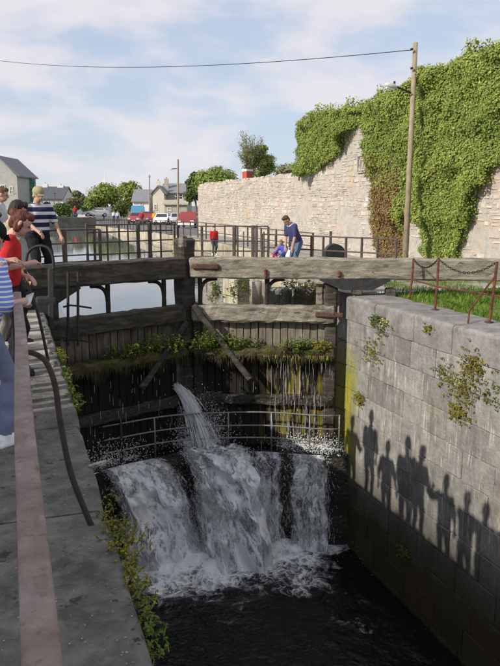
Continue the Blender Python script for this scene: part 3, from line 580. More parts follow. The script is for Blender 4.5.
q = random.Random(11); G9 = 9.8
def traj(x, v0, vx, t, up=0): return Vector((x+vx*t, lipy(x)-.02-v0*t, LIPZ+.05+up*t-.5*G9*t*t))
def fall(name, label, x0, x1, v0, vx, mat, bulge, up=.0, strands=900, drops=700, sheets=2):
    T = (up+math.sqrt(up*up+2*G9*(LIPZ-WL+.2)))/G9
    root = thing(name, (lerp(x0, x1, .5), land(lerp(x0, x1, .5)), WL), label, 'waterfall')
    for sh in range(sheets):
        m = MB(); fl = []; dn = []; nu, nv = 60, 48
        for j in range(nv+1):
            for i in range(nu+1):
                u = i/nu; t = T*(j/nv); x = lerp(x0, x1, u); e = min(u, 1-u)*2
                vv = v0*(.55+.45*min(1, e*2.5))*(1-.18*sh)
                p = traj(x, vv, vx*(.5+u), t, up)
                n1 = nz3(x*3.2+sh*9, t*5, 4); n2 = nz3(x*9+sh*3, t*13, 1)
                p.y -= (bulge*n1+.09*n2)*min(1, t*5); p.z += .08*n2*min(1, t*5)
                p.x += (.11*nz3(x*4, t*6, 7+sh))*min(1, t*4)
                m.v.append(p); fl.append((x*3.0+sh*5, t*3.4, sh*2.0)); dn.append(.06+.20*nz3((x-vx*t*.3)*3.0, sh*3, 2, 2)+.12*nz3(x*2, t*4, sh*4+1, 2)-.34*max(0, 1-e*3.2)-.03*sh)
        for j in range(nv):
            for i in range(nu): a = j*(nu+1)+i; m.f.append((a, a+1, a+nu+2, a+nu+1))
        o = m.build('water_sheet', mat, root, smooth=True)
        attr_float(o, 'dens', dn)
        a = o.data.attributes.new('flow', 'FLOAT_VECTOR', 'POINT'); a.data.foreach_set('vector', [c for v in fl for c in v])
    m = MB()
    for k in range(strands):
        u = q.random(); x = lerp(x0, x1, u); vv = v0*q.uniform(.45, 1.25); t0 = q.uniform(0, T*.92); dt = q.uniform(.012, .05); r = q.uniform(.0015, .004)*(1 if q.random() < .9 else 1.6)
        vxx = vx*(.5+u)+q.gauss(0, .3); pts = []
        for s_ in range(4):
            t = t0+dt*s_/3
            p = traj(x, vv, vxx, t, up+q.gauss(0, .03)); n1 = nz3(x*3.2, t*5, 4); p.y -= bulge*n1*min(1, t*5)+q.uniform(0, .06); p.x += q.gauss(0, .012); pts.append(p)
        m.tube(pts, [r*.4, r, r, r*.3], 4, False)
    stuff(m.build('water_strands', 'foam', root, smooth=True, recalc=False))
    m = MB()
    for k in range(drops):
        u = q.uniform(-.04, 1.04); x = lerp(x0, x1, u); t = T*q.random()**.7; p = traj(x, v0*q.uniform(.4, 1.5), vx*(.5+u)+q.gauss(0, .25), t, up+q.gauss(0, .25)); r = q.uniform(.002, .006)
        if p.z < WL: continue
        m.add([p+Vector((r, 0, 0)), p-Vector((r, 0, 0)), p+Vector((0, r, 0)), p-Vector((0, r, 0)), p+Vector((0, 0, r*1.6)), p-Vector((0, 0, r*1.6))],
              [(0, 2, 4), (2, 1, 4), (1, 3, 4), (3, 0, 4), (2, 0, 5), (1, 2, 5), (3, 1, 5), (0, 3, 5)])
    stuff(m.build('water_drops', 'foam', root, recalc=False))
    return root
fall('waterfall', 'white cascade at the left end of the dark breast wall', 1.35, 2.45, 1.0, 1.05, 'fall', .18, .2, 700, 2600, 4)
fall('waterfall', 'largest thick white cascade tumbling over the middle of the breast wall', 2.95, 4.1, 1.8, .5, 'fall', .46, 1.5, 900, 4200, 5)
fall('waterfall', 'thin dark veil of water just right of the thickest cascade', 4.4, 4.95, .42, .0, 'veil', .06, strands=160, drops=500, sheets=2)
fall('waterfall', 'loose grey white cascade falling below the right end of the guard rail', 5.05, 5.75, .6, -.03, 'veil', .10, strands=300, drops=900, sheets=3)

# jet from the sluice in the gate, spray on the sill
jt = thing('sluice_jet', tuple(Vector((3.1, 13.3, LIPZ))), 'white jet of water spurting from the gate onto the sill', 'water jet')
m = MB()
a = Vector((2.96, 13.72, -1.88))
def jet(t, sx=0, sy=0, sz=0): return a+Vector(((1.15+sx)*t, (-.95+sy)*t, (-.35+sz)*t-.5*G9*t*t))
for k in range(1500):
    t0 = q.uniform(0, .40); sx, sy, sz = q.gauss(0, .22), q.gauss(0, .2), q.gauss(0, .22); r = q.uniform(.002, .007)
    o3 = Vector((q.gauss(0, .03), q.gauss(0, .03), q.gauss(0, .03)))
    m.tube([jet(t0+d, sx, sy, sz)+o3 for d in (0, .03, .06, .09)], [r*.5, r, r, r*.4], 4, False)
stuff(m.build('jet_strands', 'foam', jt, smooth=True, recalc=False))
m = MB(); m.tube([jet(t)+Vector((.02*math.sin(t*70), 0, .02*math.cos(t*53))) for t in [k*.40/14 for k in range(15)]], [.012+.0015*k+.004*math.sin(k*2.1) for k in range(15)], 10)
m.build('jet_core', 'foam', jt, True)
def drops(name, parent, pts, r0=.004, r1=.013):
    m = MB()
    for p in pts:
        r = q.uniform(r0, r1)
        m.add([p+Vector((r, 0, 0)), p-Vector((r, 0, 0)), p+Vector((0, r, 0)), p-Vector((0, r, 0)), p+Vector((0, 0, r*1.7)), p-Vector((0, 0, r*1.7))],
              [(0, 2, 4), (2, 1, 4), (1, 3, 4), (3, 0, 4), (2, 0, 5), (1, 2, 5), (3, 1, 5), (0, 3, 5)])
    return stuff(m.build(name, 'foam', parent, recalc=False))
pts = []
for k in range(7000):                      # splash where the jet lands and in the two corners of the sill
    c, sx, hh = q.choice(((3.5, .26, .8), (3.4, .3, .6), (1.55, .36, .42), (1.55, .36, .42), (5.55, .3, .3)))
    x = q.gauss(c, sx); y = lipy(x)+q.uniform(0, .45); pts.append(Vector((min(6.1, max(.5, x)), y, LIPZ+.05+abs(q.gauss(0, hh*.55)))))
drops('splash_drops', jt, pts, .003, .009)
pts = [Vector((q.gauss(3.85, .2), 13.55+q.uniform(-.1, .1), q.uniform(-3.2, -2.05))) for k in range(2600)]
drops('spray_drops', jt, pts, .002, .005)
pts = []
for k in range(3800):                      # spray at the foot of the falls
    x = q.gauss(3.3, .95); y = land(x)-abs(q.gauss(0, .45)); pts.append(Vector((min(6, max(.6, x)), y, WL+.05+abs(q.gauss(0, .22)))))
drops('foot_spray', jt, pts, .002, .006)
# leaks trickling off the mossy rail
tk = thing('leak_trickles', tuple(RG.P(1, .4, LIPZ)), 'thin bright trickles leaking down the right gate below the mossy rail', 'water')
m = MB()
for k in range(230):
    a_ = abs(q.gauss(.75, .32)) if k < 200 else q.uniform(.2, 2.8); z0 = q.uniform(-3.0, -1.25); ln = q.uniform(.04, .3)*(1 if q.random() < .8 else 2.2); p = RG.P(min(a_, 2.8), q.uniform(.40, .46), z0); r = q.uniform(.0007, .0024)
    m.tube([p, p-Vector((0, 0, ln*.5))+Vector((q.gauss(0, .006), 0, 0)), p-Vector((0, 0, ln))], [r*.5, r, r*.5], 4, False)
for k in range(50):
    p = LG.P(q.uniform(.5, 2.8), q.uniform(.40, .46), q.uniform(-3, -1.3)); r = q.uniform(.001, .002); m.tube([p, p-Vector((0, 0, q.uniform(.05, .2)))], r, 4, False)
stuff(m.build('trickle_strands', 'foam', tk, recalc=False))

# ================================================================ RUBBLE WALL with ivy
def wall_x(Y): return lerp(11.2, 11.62, (Y-12)/33)
def on_wall(x, y):
    d = ray(x, y); k = 1.0
    # plane through (11.2,12) and (11.62,45)
    n = Vector((33, -.42, 0)); p0 = Vector((11.2, 12, 0)); return _c+d*((p0-_c).dot(n)/d.dot(n))
topline = [(198, 187), (205, 183.5), (215, 184), (225, 181), (238, 180.5), (252, 179), (268, 177), (285, 175), (300, 174), (304, 172)]
TOP = [(on_wall(*p).y, on_wall(*p).z) for p in topline]
TOP += [(on_wall(305, 124).y, on_wall(305, 128).z), (on_wall(340, 117).y, on_wall(340, 120).z), (on_wall(372, 112).y, on_wall(372, 118).z), (on_wall(420, 84).y, on_wall(420, 90).z), (on_wall(500, 56).y, on_wall(500, 64).z), (12, 5.9), (4, 6.2)]
TOP.sort()
def wall_top(Y):
    for i in range(len(TOP)-1):
        if TOP[i][0] <= Y <= TOP[i+1][0]: return lerp(TOP[i][1], TOP[i+1][1], (Y-TOP[i][0])/max(1e-6, TOP[i+1][0]-TOP[i][0]))
    return TOP[0][1] if Y < TOP[0][0] else TOP[-1][1]
Y_END = TOP[-1][0]
rw = thing('rubble_wall', (11.7, 28, 0), 'high sunlit rubble stone wall running beside the towpath, ivy over its taller end', 'wall')
m = MB(); N_ = 120
yy = [4+(Y_END-4)*k/N_ for k in range(N_+1)]
for a in yy:
    x = wall_x(a); h = wall_top(a)-.03; m.v += [Vector((x-.004, a, -.1)), Vector((x-.004, a, h)), Vector((x+.62, a, h)), Vector((x+.62, a, -.1))]
for k in range(N_):
    for e in range(3): m.f.append((k*4+e, k*4+e+1, k*4+e+5, k*4+e+4))
m.f.append((0, 1, 2, 3)); m.f.append(tuple(N_*4+e for e in (3, 2, 1, 0)))
m.build('mortar_core', 'lime', rw)
m = MB(); q = random.Random(21); z = -.02; row = 0
def stone(m, x, y0, y1, z0, z1, q, dep):
    e = .025; c = [(y0+e*q.random(), z0+e*q.random()), (y1-e*q.random(), z0+e*q.random()), (y1-e*q.random(), z1-e*q.random()), (y0+e*q.random(), z1-e*q.random())]
    i = .018; f = [(a+(i if a < (y0+y1)/2 else -i), b+(i if b < (z0+z1)/2 else -i)) for a, b in c]
    m.add([(x+.03, a, b) for a, b in c]+[(x-dep+q.uniform(-.01, .01), a, b) for a, b in f], [(4, 5, 6, 7), (0, 1, 5, 4), (1, 2, 6, 5), (2, 3, 7, 6), (3, 0, 4, 7)])
while z < 6.2:
    hgt = q.uniform(.09, .2); y = 10.0+q.uniform(0, .3)
    while y < Y_END-.05:
        ln = q.choice((.1, .15, .2, .28, .4))*q.uniform(.8, 1.25); ln = min(ln, Y_END-y)
        dz = .03*math.sin(y*1.7+row)
        if nz3(y*.5, z*.8, 3, 3) > .12+.3*q.random() and y < 30: y += ln; continue
        if z+hgt*.6 < wall_top(y+ln/2)+q.uniform(-.05, .08) and ln > .06:
            if q.random() < .25: hm = hgt*q.uniform(.4, .6); stone(m, wall_x(y), y, y+ln-.012, z+dz, z+hm+dz-.008, q, q.uniform(.008, .03)); stone(m, wall_x(y), y, y+ln-.012, z+hm+dz, z+hgt+dz-.012, q, q.uniform(.008, .03))
            else: stone(m, wall_x(y), y, y+ln-.012, z+dz, z+hgt+dz-.012, q, q.uniform(.008, .034))
        y += ln
    z += hgt; row += 1
# end face and top stones
for k in range(14):
    zz = k*.21; m.box((11.62+.3, Y_END+.01, zz+.1), (.6, .06, .19))
for k in range(260):
    y = q.uniform(12, Y_END); h = wall_top(y); m.box((wall_x(y)+q.uniform(.1, .5), y, h+.0), (q.uniform(.15, .3), q.uniform(.15, .4), q.uniform(.06, .18)), q.uniform(-.3, .3))
stuff(m.build('rubble_stones', 'rubble', rw))

IVA = [(302, 176), (302, 134), (307, 123), (318, 115), (345, 109), (376, 104), (374, 124), (358, 127), (347, 143), (341, 155), (324, 167), (312, 174)]
IVB = [(371, 108), (395, 93), (410, 86), (425, 76), (437, 68), (450, 64), (475, 54), (500, 46), (560, 36), (560, 150), (500, 166), (484, 192), (472, 228), (464, 252), (456, 272), (440, 272), (432, 255), (425, 230), (420, 206), (413, 214), (409, 240), (405, 266), (386, 266), (382, 240), (376, 205), (372, 170)]
def ivy(name, label, poly, dens, q, brown=False, top=True):
    root = thing(name, tuple(on_wall(poly[0][0], 262)), label, 'ivy')
    ys = [on_wall(*p).y for p in poly]; zs = [on_wall(*p).z for p in poly]
    y0, y1, z0, z1 = min(ys)-.4, max(ys)+.4, min(zs)-.4, max(zs)+.4
    ms = {'ivy': MB(), 'ivy_tip': MB(), 'ivy_brown': MB()}
    n = int((y1-y0)*(z1-z0)*dens)
    st = .07; ny_, nz_ = int((y1-y0)/st)+3, int((z1-z0)/st)+3; grid = []; tops = []
    for a in range(ny_):
        colm = []; y = y0+a*st; zt = None
        for b in range(nz_):
            z = z0+b*st; u = px((wall_x(y), y+.18*nz3(y*1.6, z*1.6, 3, 3), z+.18*nz3(y*1.6, z*1.6, 9, 3))); ins = inpoly(u[0], u[1], poly)
            if ins: zt = z
            big = max(.06, .30+.42*nz3(y*.9, z*.9, 1, 3)+.15*nz3(y*3, z*3, 5, 2)) if ins else .1
            colm.append((ins, big, u))
        grid.append(colm); tops.append(zt)
    for k in range(n):
        y, z = q.uniform(y0, y1), q.uniform(z0, z1); a = int((y-y0)/st+q.random()); b = int((z-z0)/st+q.random())
        if a < 1 or b < 1 or a > ny_-2 or b > nz_-2: continue
        ins, big, u = grid[a][b]
        if not ins: continue
        x = wall_x(y); fz = (1 if z > 1.2 else .45+.4*max(0, z)/1.2)
        gy = (grid[a+1][b][1]-grid[a-1][b][1])/(2*st); gz = (grid[a][b+1][1]-grid[a][b-1][1])/(2*st)
        off = big*fz*(1 if q.random() < .6 else q.random())+q.gauss(0, .03)
        p = Vector((x-off, y, z+q.gauss(0, .02)))
        nr = Vector((-1, max(-1, min(1, -gy*.8))-.2+q.gauss(0, .28), .4-max(-1, min(1, gz*.8))+q.gauss(0, .28)))
        key = 'ivy'
        if brown and u[0] < 407 and u[1] > 150 and q.random() < min(.9, (u[1]-150)/60)*(1 if u[0] > 380 else .7): key = 'ivy_brown'
        elif q.random() < .25+.35*(big-.3): key = 'ivy_tip'
        leaf(ms[key], p, nr, q.uniform(.032, .065)*(1.35 if q.random() < .12 else 1), q, .5, .9)
    # loose sprays standing above the top
    for k in range(int(n*.12)):
        a = q.randrange(ny_); zt = tops[a]
        if zt is None: continue
        y = y0+(a+q.random())*st; h = (.12+max(0, nz3(y*2.2, 0, 3, 3)))*.55
        p = Vector((wall_x(y)+q.uniform(-.3, .6), y+q.gauss(0, .05), zt-.12+h*q.random()))
        leaf(ms['ivy_tip' if q.random() < .5 else 'ivy'], p, Vector((-1+q.gauss(0, .6), q.gauss(0, .6), .6+q.gauss(0, .4))), q.uniform(.045, .09), q, .2, .9)
    for key, nm in (('ivy', 'green_leaves'), ('ivy_tip', 'young_leaves'), ('ivy_brown', 'withered_leaves')):
        if ms[key].v: stuff(ms[key].build(nm, key, root, recalc=False))
    return root
iv1 = ivy('ivy', 'smaller clump of ivy capping the wall left of the bare stone gable', IVA, 4200, random.Random(31))
iv2 = ivy('ivy', 'huge curtain of green ivy covering the tall wall behind the lamp pole', IVB, 3900, random.Random(32), brown=True)
m = MB(); q = random.Random(8)
for k in range(26):
    p = on_wall(q.uniform(386, 404), 264); p2 = on_wall(q.uniform(376, 406), q.uniform(120, 220)); m.tube([p+Vector((-.05, 0, 0)), (p+p2)/2+Vector((-.12, q.gauss(0, .15), 0)), p2+Vector((-.1, 0, 0))], [.02, .014, .006], 5)
stuff(m.build('stems', 'bark', iv2))
# faint carved tablet frame on the bare gable
p = on_wall(364, 163); tb = thing('wall_tablet', tuple(p), 'weathered rectangular stone tablet set in the bare gable of the wall', 'tablet')
m = MB(); w_, h_ = .72, .55
for dy, dz, a, b in ((0, 0, w_, .05), (0, h_, w_, .05), (-w_/2, h_/2, .05, h_), (w_/2, h_/2, .05, h_)): m.box((p.x-.05, p.y+dy, p.z-.3+dz), (.06, a, b))
m.build('frame', 'lime', tb)
for k in range(3): MB().box((p.x-.035, p.y-.2+k*.2, p.z-.03), (.05, .05, .3)).build('upright', 'lime', tb)

# red chimney pot and plants behind the wall
c = on_wall(247.5, 181); ch = thing('chimney', (c.x+.9, c.y+2, 2), 'small red chimney with white cap poking above the wall', 'chimney')
Mt['redbrick'] = plain('red_brick', (.42, .09, .06), .9, .2, 12, .4); Mt['white'] = plain('white_paint', (.75, .74, .7), .7, .06); 
k_ = (c-_c).dot(_f)+2.4; a = at(247.5, 181.5, k_); b = at(247.5, 171.5, k_)
MB().box((a.x, a.y, (a.z+b.z)/2-.4), (.40, .40, b.z-a.z+.8), .3).build('stack', 'redbrick', ch); MB().box((a.x, a.y, b.z+.05), (.44, .44, .1), .3).build('cap', 'white', ch)

# ================================================================ CANAL BANKS ABOVE THE GATES
Mt['bankstone'] = material('bank_stone', [(.3, (.30, .26, .19)), (.5, (.44, .39, .30)), (.72, (.56, .51, .42))], 2, .9, .5, rand=.22, layers=(
    dict(col=(.17, .155, .12), scale=3, stretch=(2, 2, .3), lo=.52, hi=.66, amt=.75), dict(col=(.33, .31, .12), scale=2, lo=.55, hi=.65, amt=.6)))
Mt['darkstone'] = material('dark_bank_stone', [(.3, (.05, .048, .045)), (.7, (.11, .105, .095))], 1.2, .9, .5)
def bank_wall(label, pts, ztop, zbot, courses, ln, mat, thick=.5):
    w = thing('canal_wall', (pts[0][0], pts[0][1], zbot), label, 'wall'); q = random.Random(len(label))
    for (xa, ya), (xb, yb) in zip(pts[:-1], pts[1:]):
        a, b = Vector((xa, ya, 0)), Vector((xb, yb, 0)); L_ = (b-a).length; d = (b-a)/L_; n = Vector((d.y, -d.x, 0)); k = max(1, round(L_/ln))
        for c in range(courses):
            z1 = lerp(ztop, zbot, c/courses); z0 = lerp(ztop, zbot, (c+1)/courses)
            for i in range(k):
                t0, t1 = L_*i/k, L_*(i+1)/k
                zz = far_z(lerp(ya, yb, (i+.5)/k)) if ya > 30 else 0
                MB().timber(a+d*(t0+.008)+n*(thick/2+q.uniform(0, .03))+Vector((0, 0, (z0+z1)/2+zz)), a+d*(t1-.008)+n*(thick/2+q.uniform(0, .03))+Vector((0, 0, (z0+z1)/2+zz)), thick, z1-z0-.012, ch=.03, seg=2, jit=.012, seed=i+c*31).build('stone_block', mat, w)
    return w
hw = bank_wall('pale stone bank wall seen under the right balance beam', BANK[1:6], -.0, -1.5, 2, .9, 'bankstone')
bank_wall('long pale stone canal bank below the roadside railing', BANK[5:9], -.02, -1.3, 2, 3.2, 'bankstone')
fw = bank_wall('dark stone bank wall closing the far end of the canal', [(10.0, 89.3), (-40, 89.0)], 1.0, -1.4, 2, 5, 'darkstone')
# pillar and plants on that bank; a dark board paints in the groove's shade
col_ = thing('stone_pillar', (5.6, 17.2, -1.2), 'round pale stone pillar with one joint seen under the right balance beam', 'pillar')
a = at(255.5, 290, 16.6)
for k, (z0, z1) in enumerate(((-1.3, -.62), (-.6, -.02))):
    MB().tube([(a.x, a.y, z0), (a.x, a.y, z1)], .15, 14).build('drum', 'bankstone', col_, True)
a = at(243.5, 290, 17.2); MB().timber((a.x, a.y, -1.4), (a.x, a.y, -.03), .3, .1, jit=.006, up=_f).build('groove_shade_board', 'wood_dark', col_)
a = at(264, 290, 16.6); MB().timber((a.x, a.y, -1.4), (a.x, a.y, -.03), .2, .14, jit=.006, up=_f).build('side_stone', 'bankstone', col_)
for pxx, wd in ((279, .5), (304, .6)):
    a = at(pxx, 290, 15.6); MB().timber((a.x, a.y, -1.4), (a.x, a.y, -.05), wd, .3, ch=.06, jit=.012, up=_f).build('pier_stone', 'block', hw)

# ================================================================ RAILINGS
def fence(label, posts, tops, w=.05, parent_cat='railing', mat='rail_brown', rails=(1.0, .66, .33), group=None):
    t = thing('railing', tuple(posts[0]), label, parent_cat, group)
    for p in posts: MB().timber(p, p+Vector((0, 0, tops)), w, w, ch=.008, jit=.002, seg=2, up=(1, 0, 0)).build('post', mat, t)
    for a, b in zip(posts[:-1], posts[1:]):
        for r in rails: MB().timber(a+Vector((0, 0, tops*r-.02)), b+Vector((0, 0, tops*r-.02)), .035, .035, ch=.006, jit=.001, seg=2).build('rail', mat, t)
    return t
pa, pb = on_z(262, 233.5, 1.0), on_z(398, 238.5, 1.0); dd = (pb-pa)
posts = []
for pxx in (262, 276, 290, 312, 324, 347, 363, 379, 398):
    s_ = on_line(pxx, pa, dd); posts.append(Vector((pa.x+dd.x*s_, pa.y+dd.y*s_, 0)))
fence('thin brown three-bar railing on the towpath behind the right beam', posts, 1.0)
posts = []
y = 21.5
while y < 88:
    x = lerp(9.45, 9.6, min(1, (y-21)/19)) if y < 40 else lerp(9.6, 10.1, (y-40)/52); posts.append(Vector((x, y, far_z(y)))); y += 1.75
fence('long low brown railing along the road edge above the canal', posts, .85, .06, rails=(1.0, .5))

# rusty chain posts on the right coping
rp_ = thing('chain_barrier', tuple(on_z(435, 310, 0)), 'leaning rusty red posts with sagging chain and bar on the right coping', 'barrier')
B1, B2, B3 = on_z(409.8, 297.6, 0), on_z(435, 310, 0), on_z(489, 322.5, 0)
def up_to(b, x, y): k = (b-_c).dot(_f); p = at(x, y, k); return p
T1, T2, T3 = up_to(B1, 413.5, 258.7), up_to(B2, 438.4, 258.7), up_to(B3, 497, 262)
for b, t_ in ((B1, T1), (B2, T2), (B3, T3)): MB().tube([b-Vector((0, 0, .02)), (b+t_)/2+Vector((.01, 0, 0)), t_], .021, 8).build('post', 'rust', rp_)
for b in (B1, B2, B3): MB().box(b+Vector((0, 0, .008)), (.1, .1, .016), .3).build('base_plate', 'rust_dark', rp_)
m1 = up_to(B1, 412, 279.6); m2 = up_to(B2, 436.5, 286.5); m3 = up_to(B3, 493.8, 295.5); MB().tube([m1, m2, m3, m3+(m3-m2)*.35], .015, 6).build('bar', 'rust', rp_)
s1, s2, s3 = up_to(B3, 494.5, 277), up_to(B3, 469.5, 311), on_z(468, 323, 0); MB().tube([s1, lerp(s1, s2, .5)+Vector((0, 0, .01)), s2, s3], .015, 6).build('stay', 'rust', rp_)
def chain(a, b, sag, n):
    for k in range(n):
        u = (k+.5)/n; p = a.lerp(b, u)-Vector((0, 0, sag*4*u*(1-u))); p2 = a.lerp(b, u+.4/n)-Vector((0, 0, sag*4*(u+.4/n)*(1-u-.4/n))); d = (p2-p).normalized(); r = (b-a).length/n*.62
        s_ = d.cross(Vector((0, 0, 1))).normalized(); w_ = s_ if k % 2 else d.cross(s_)
        MB().tube([p+d*r*math.cos(t)+w_*r*.5*math.sin(t) for t in [2*math.pi*j/10 for j in range(11)]], .006, 5, False).build('chain_link', 'iron', rp_)
chain(T1, T2, .16, 30); chain(T2, T3, .2, 26)

# ================================================================ LEFT HANDRAIL
lh = thing('handrail', (0, 3, 0), 'broad worn pinkish steel handrail running along the left lockside', 'handrail')
m = MB(); ring = []
for k in range(13):
    y = lerp(-1.5, 5.9, k/12); x = .0+.014*(y/5)+.004*math.sin(y*2); w_, h_ = .031, .014
    ring.append([(x+a*w_, y, 1.05+b*h_) for a, b in ((-1, -.7), (-.92, -1), (.92, -1), (1, -.7), (1, .4), (.93, .8), (.5, 1), (-.5, 1), (-.93, .8), (-1, .4))])
m.loft(ring).build('rail', 'handrail', lh, True)
for y in (-1.2, 5.8): MB().tube([(-.01, y, 0), (-.01, y, 1.03)], .025, 8).build('post', 'rust_dark', lh)
def stay(pts, r=.017, name='curved_stay', mat='browniron', parent=lh): 
    P = [Vector(p) for p in pts]; o = []
    for i in range(len(P)-1):
        p0, p1, p2, p3 = P[max(0, i-1)], P[i], P[i+1], P[min(len(P)-1, i+2)]
        for k in range(6):
            t = k/6; o.append(.5*((2*p1)+(p2-p0)*t+(2*p0-5*p1+4*p2-p3)*t*t+(3*p1-p0-3*p2+p3)*t*t*t))
    o.append(P[-1]); MB().tube(o, r, 8).build(name, mat, parent, True)
b = on_z(92, 524, 0); k0 = (b-_c).dot(_f)
stay([at(24, 352, k0+.15), at(34, 353.5, k0+.12), at(46, 362, k0+.08), at(55, 385, k0+.05), at(60, 420, k0+.02), at(70, 470, k0), at(84, 508, k0), b-Vector((0, 0, .02))], .0165)
b2 = on_z(49, 364, 0); k2 = (b2-_c).dot(_f)
st = thing('iron_hoop', tuple(b2), 'black bent iron hoop rail beside the woman in red', 'hoop')
stay([b2-Vector((0, 0, .02)), at(45, 345, k2), at(39, 318, k2), at(34, 300, k2+.1), at(29, 288, k2+.2), at(25, 270, k2+.3)], .017, 'hoop_rod', 'iron', st)
k3 = 10.2; stay([at(26, 262, k3), at(28, 253, k3), at(34, 247.5, k3), at(42, 246, k3), at(49, 249, k3), at(53, 258, k3), at(53.5, 270, k3)], .021, 'hoop_ring', 'iron', st)

# ================================================================ POLES AND CABLE
Mt['lampmetal'] = plain('lamp_grey', (.55, .55, .54), .5, .1)
base = on_z(404.6, 271, 0); kp = (base-_c).dot(_f); tp = at(415.5, 43, kp)
lp = thing('lamp_pole', tuple(base), 'tall weathered wooden pole with street lamp arm in front of the ivy', 'lamp pole')
MB().tube([base-Vector((0, 0, .1)), base.lerp(tp, .5), tp], [.085, .075, .065], 12).build('pole', 'pole', lp, True)
a = at(411, 93, kp-.1); b = at(401, 88.5, kp-.2); c = at(396, 87, kp-.25)
MB().tube([a, b, c], [.028, .026, .03], 8).build('arm', 'iron', lp)
hd = MB(); e1, e2 = at(397, 87.8, kp-.25), at(385, 84.5, kp-.35); dv = (e2-e1).normalized(); sv = dv.cross(Vector((0, 0, 1))).normalized(); uv = sv.cross(dv)
rings = []
for u, w_, h_ in ((0, .03, .03), (.15, .07, .06), (.5, .09, .075), (.85, .085, .06), (1, .04, .03)): rings.append([e1.lerp(e2, u)+sv*w_*math.cos(t)+uv*h_*math.sin(t) for t in [2*math.pi*j/10 for j in range(10)]])
lamp = hd.loft(rings).build('lamp_head', 'lampmetal', lp, True)
MB().loft([[p-uv*.03*1+Vector((0, 0, 0)) for p in [e1.lerp(e2, u)+sv*.05*math.cos(t)+uv*(.03*math.sin(t)-.04) for t in [2*math.pi*j/8 for j in range(8)]]] for u in (.2, .85)]).build('diffuser', 'white', lamp)
MB().tube([at(394.5, 83.5, kp-.25), at(394.5, 81.5, kp-.25)], .03, 8).build('photocell', 'iron', lp)
for yy in (49, 68): MB().tube([at(413, yy, kp-.12), at(410.5, yy+.6, kp-.12)], .03, 6).build('insulator', 'iron', lp)
ca = at(412, 50, kp-.1); cb = Vector((-9, 36, 0)); kk = at(-40, 55, 40); m = MB(); pts = []
for k in range(41):
    u = k/40; p = ca.lerp(kk, u); p.z -= .55*4*u*(1-u); pts.append(p)
tag(MB().tube(pts, .011, 5).build('overhead_cable', 'iron'), 'thin dark cable running from the pole top across the sky', 'cable')

# ================================================================ LITTER BIN
a = on_z(335, 262, 0); bn = at(335.5, 252, 18.6); bx, by = bn.x, bn.y
lb = thing('litter_bin', (bx, by, 0), 'squat black round-topped bin on the towpath by the wall', 'bin')
Mt['blackplastic'] = plain('black_plastic', (.018, .02, .02), .45, .2, 8, .15)
prof = [(-.27, 0), (-.27, .48)]+[(-.27+.27*(1-math.cos(t)), .48+.25*math.sin(t)) for t in [k*math.pi/10 for k in range(1, 10)]]+[(.27, .48), (.27, 0)]
P_ = [Vector((bx, by, 0))+_r*x+Vector((0, 0, z)) for x, z in prof]; fdir = Vector((_f.x, _f.y, 0)).normalized()
MB().prism(P_, (0, 0, 0), fdir*.45).build('body', 'blackplastic', lb)
MB().prism([Vector((bx, by, 0))+_r*x+Vector((0, 0, z)) for x, z in [(-.02, .1), (.3, .1), (.3, .45), (.22, .56), (-.02, .56)]], -fdir*.05, (0, 0, 0)).build('door', 'blackplastic', lb)
MB().tube([Vector((bx, by, .0))+_r*-.08+fdir*.5, Vector((bx, by, 1.05))+_r*-.08+fdir*.5], .04, 8).build('back_post', 'rail_brown', lb)

# ================================================================ GRASS, WEEDS
q = random.Random(77); m = MB()
gpts = 0
while gpts < 15000:
    x, y = q.uniform(6.95, 11.1), q.uniform(7.2, 14.2); d = math.hypot(x, y)
    edge = 7.1+.12*nz3(y*1.3, 2, 1)
    if x < edge-.15*q.random() or (y > 12.6 and x < 7.6): continue
    if nz3(x*1.6, y*1.6, 6) < -.25+.2*q.random(): continue
    h = q.uniform(.04, .10)*(1+.8*max(0, nz3(x*1.2, y*1.2, 4)))*(2.0 if q.random() < .03 else 1); a = q.uniform(0, 6.28); w_ = .006; l = Vector((math.cos(a), math.sin(a), 0)); s_ = Vector((-l.y, l.x, 0))*w_; p = Vector((x, y, -.035))
    m.add([p-s_, p+s_, p+l*h*.25+Vector((0, 0, h*.65))+s_*.7, p+l*h*.25+Vector((0, 0, h*.65))-s_*.7, p+l*h*.6+Vector((0, 0, h))], [(0, 1, 2, 3), (3, 2, 4)]); gpts += 1
g_ = stuff(m.build('grass', 'grass', recalc=False)); tag(g_, 'short bright green lawn grass behind the right coping', 'grass')

def weed(label, p, n, size, spread, hgt, mat, q, nrm=(0, 0, 1), hang=0, group=None, name='weed'):
    p = Vector(p); t = thing(name, tuple(p), label, 'plant', group); st = MB(); lf = MB(); nrm = Vector(nrm)
    for k in range(int(n*2.2)):
        o = Vector((q.gauss(0, spread[0]), q.gauss(0, spread[1]), q.gauss(0, spread[2]))); h = hgt*q.uniform(.5, 1.2)
        tip = p+o+nrm*h*.6+Vector((q.gauss(0, .25)*h, q.gauss(0, .25)*h, h*(1-hang*2)*.8)); b_ = p+o
        mid = b_.lerp(tip, .5)+nrm*h*.12
        st.tube([b_, mid, tip], [.0035, .003, .0015], 4, False)
        for j in range(9):
            u = q.uniform(.2, 1.05); pp = b_.lerp(mid, u*2) if u < .5 else mid.lerp(tip, u*2-1)
            leaf(lf, pp, Vector((q.gauss(0, .6), q.gauss(0, .6), .6+q.random()))+nrm*.8, size*q.uniform(.6, 1.3), q, .25, .55)
    stuff(st.build('stems', 'weed', t, recalc=False)); stuff(lf.build('leaves', mat, t, recalc=False)); return t
q = random.Random(55)
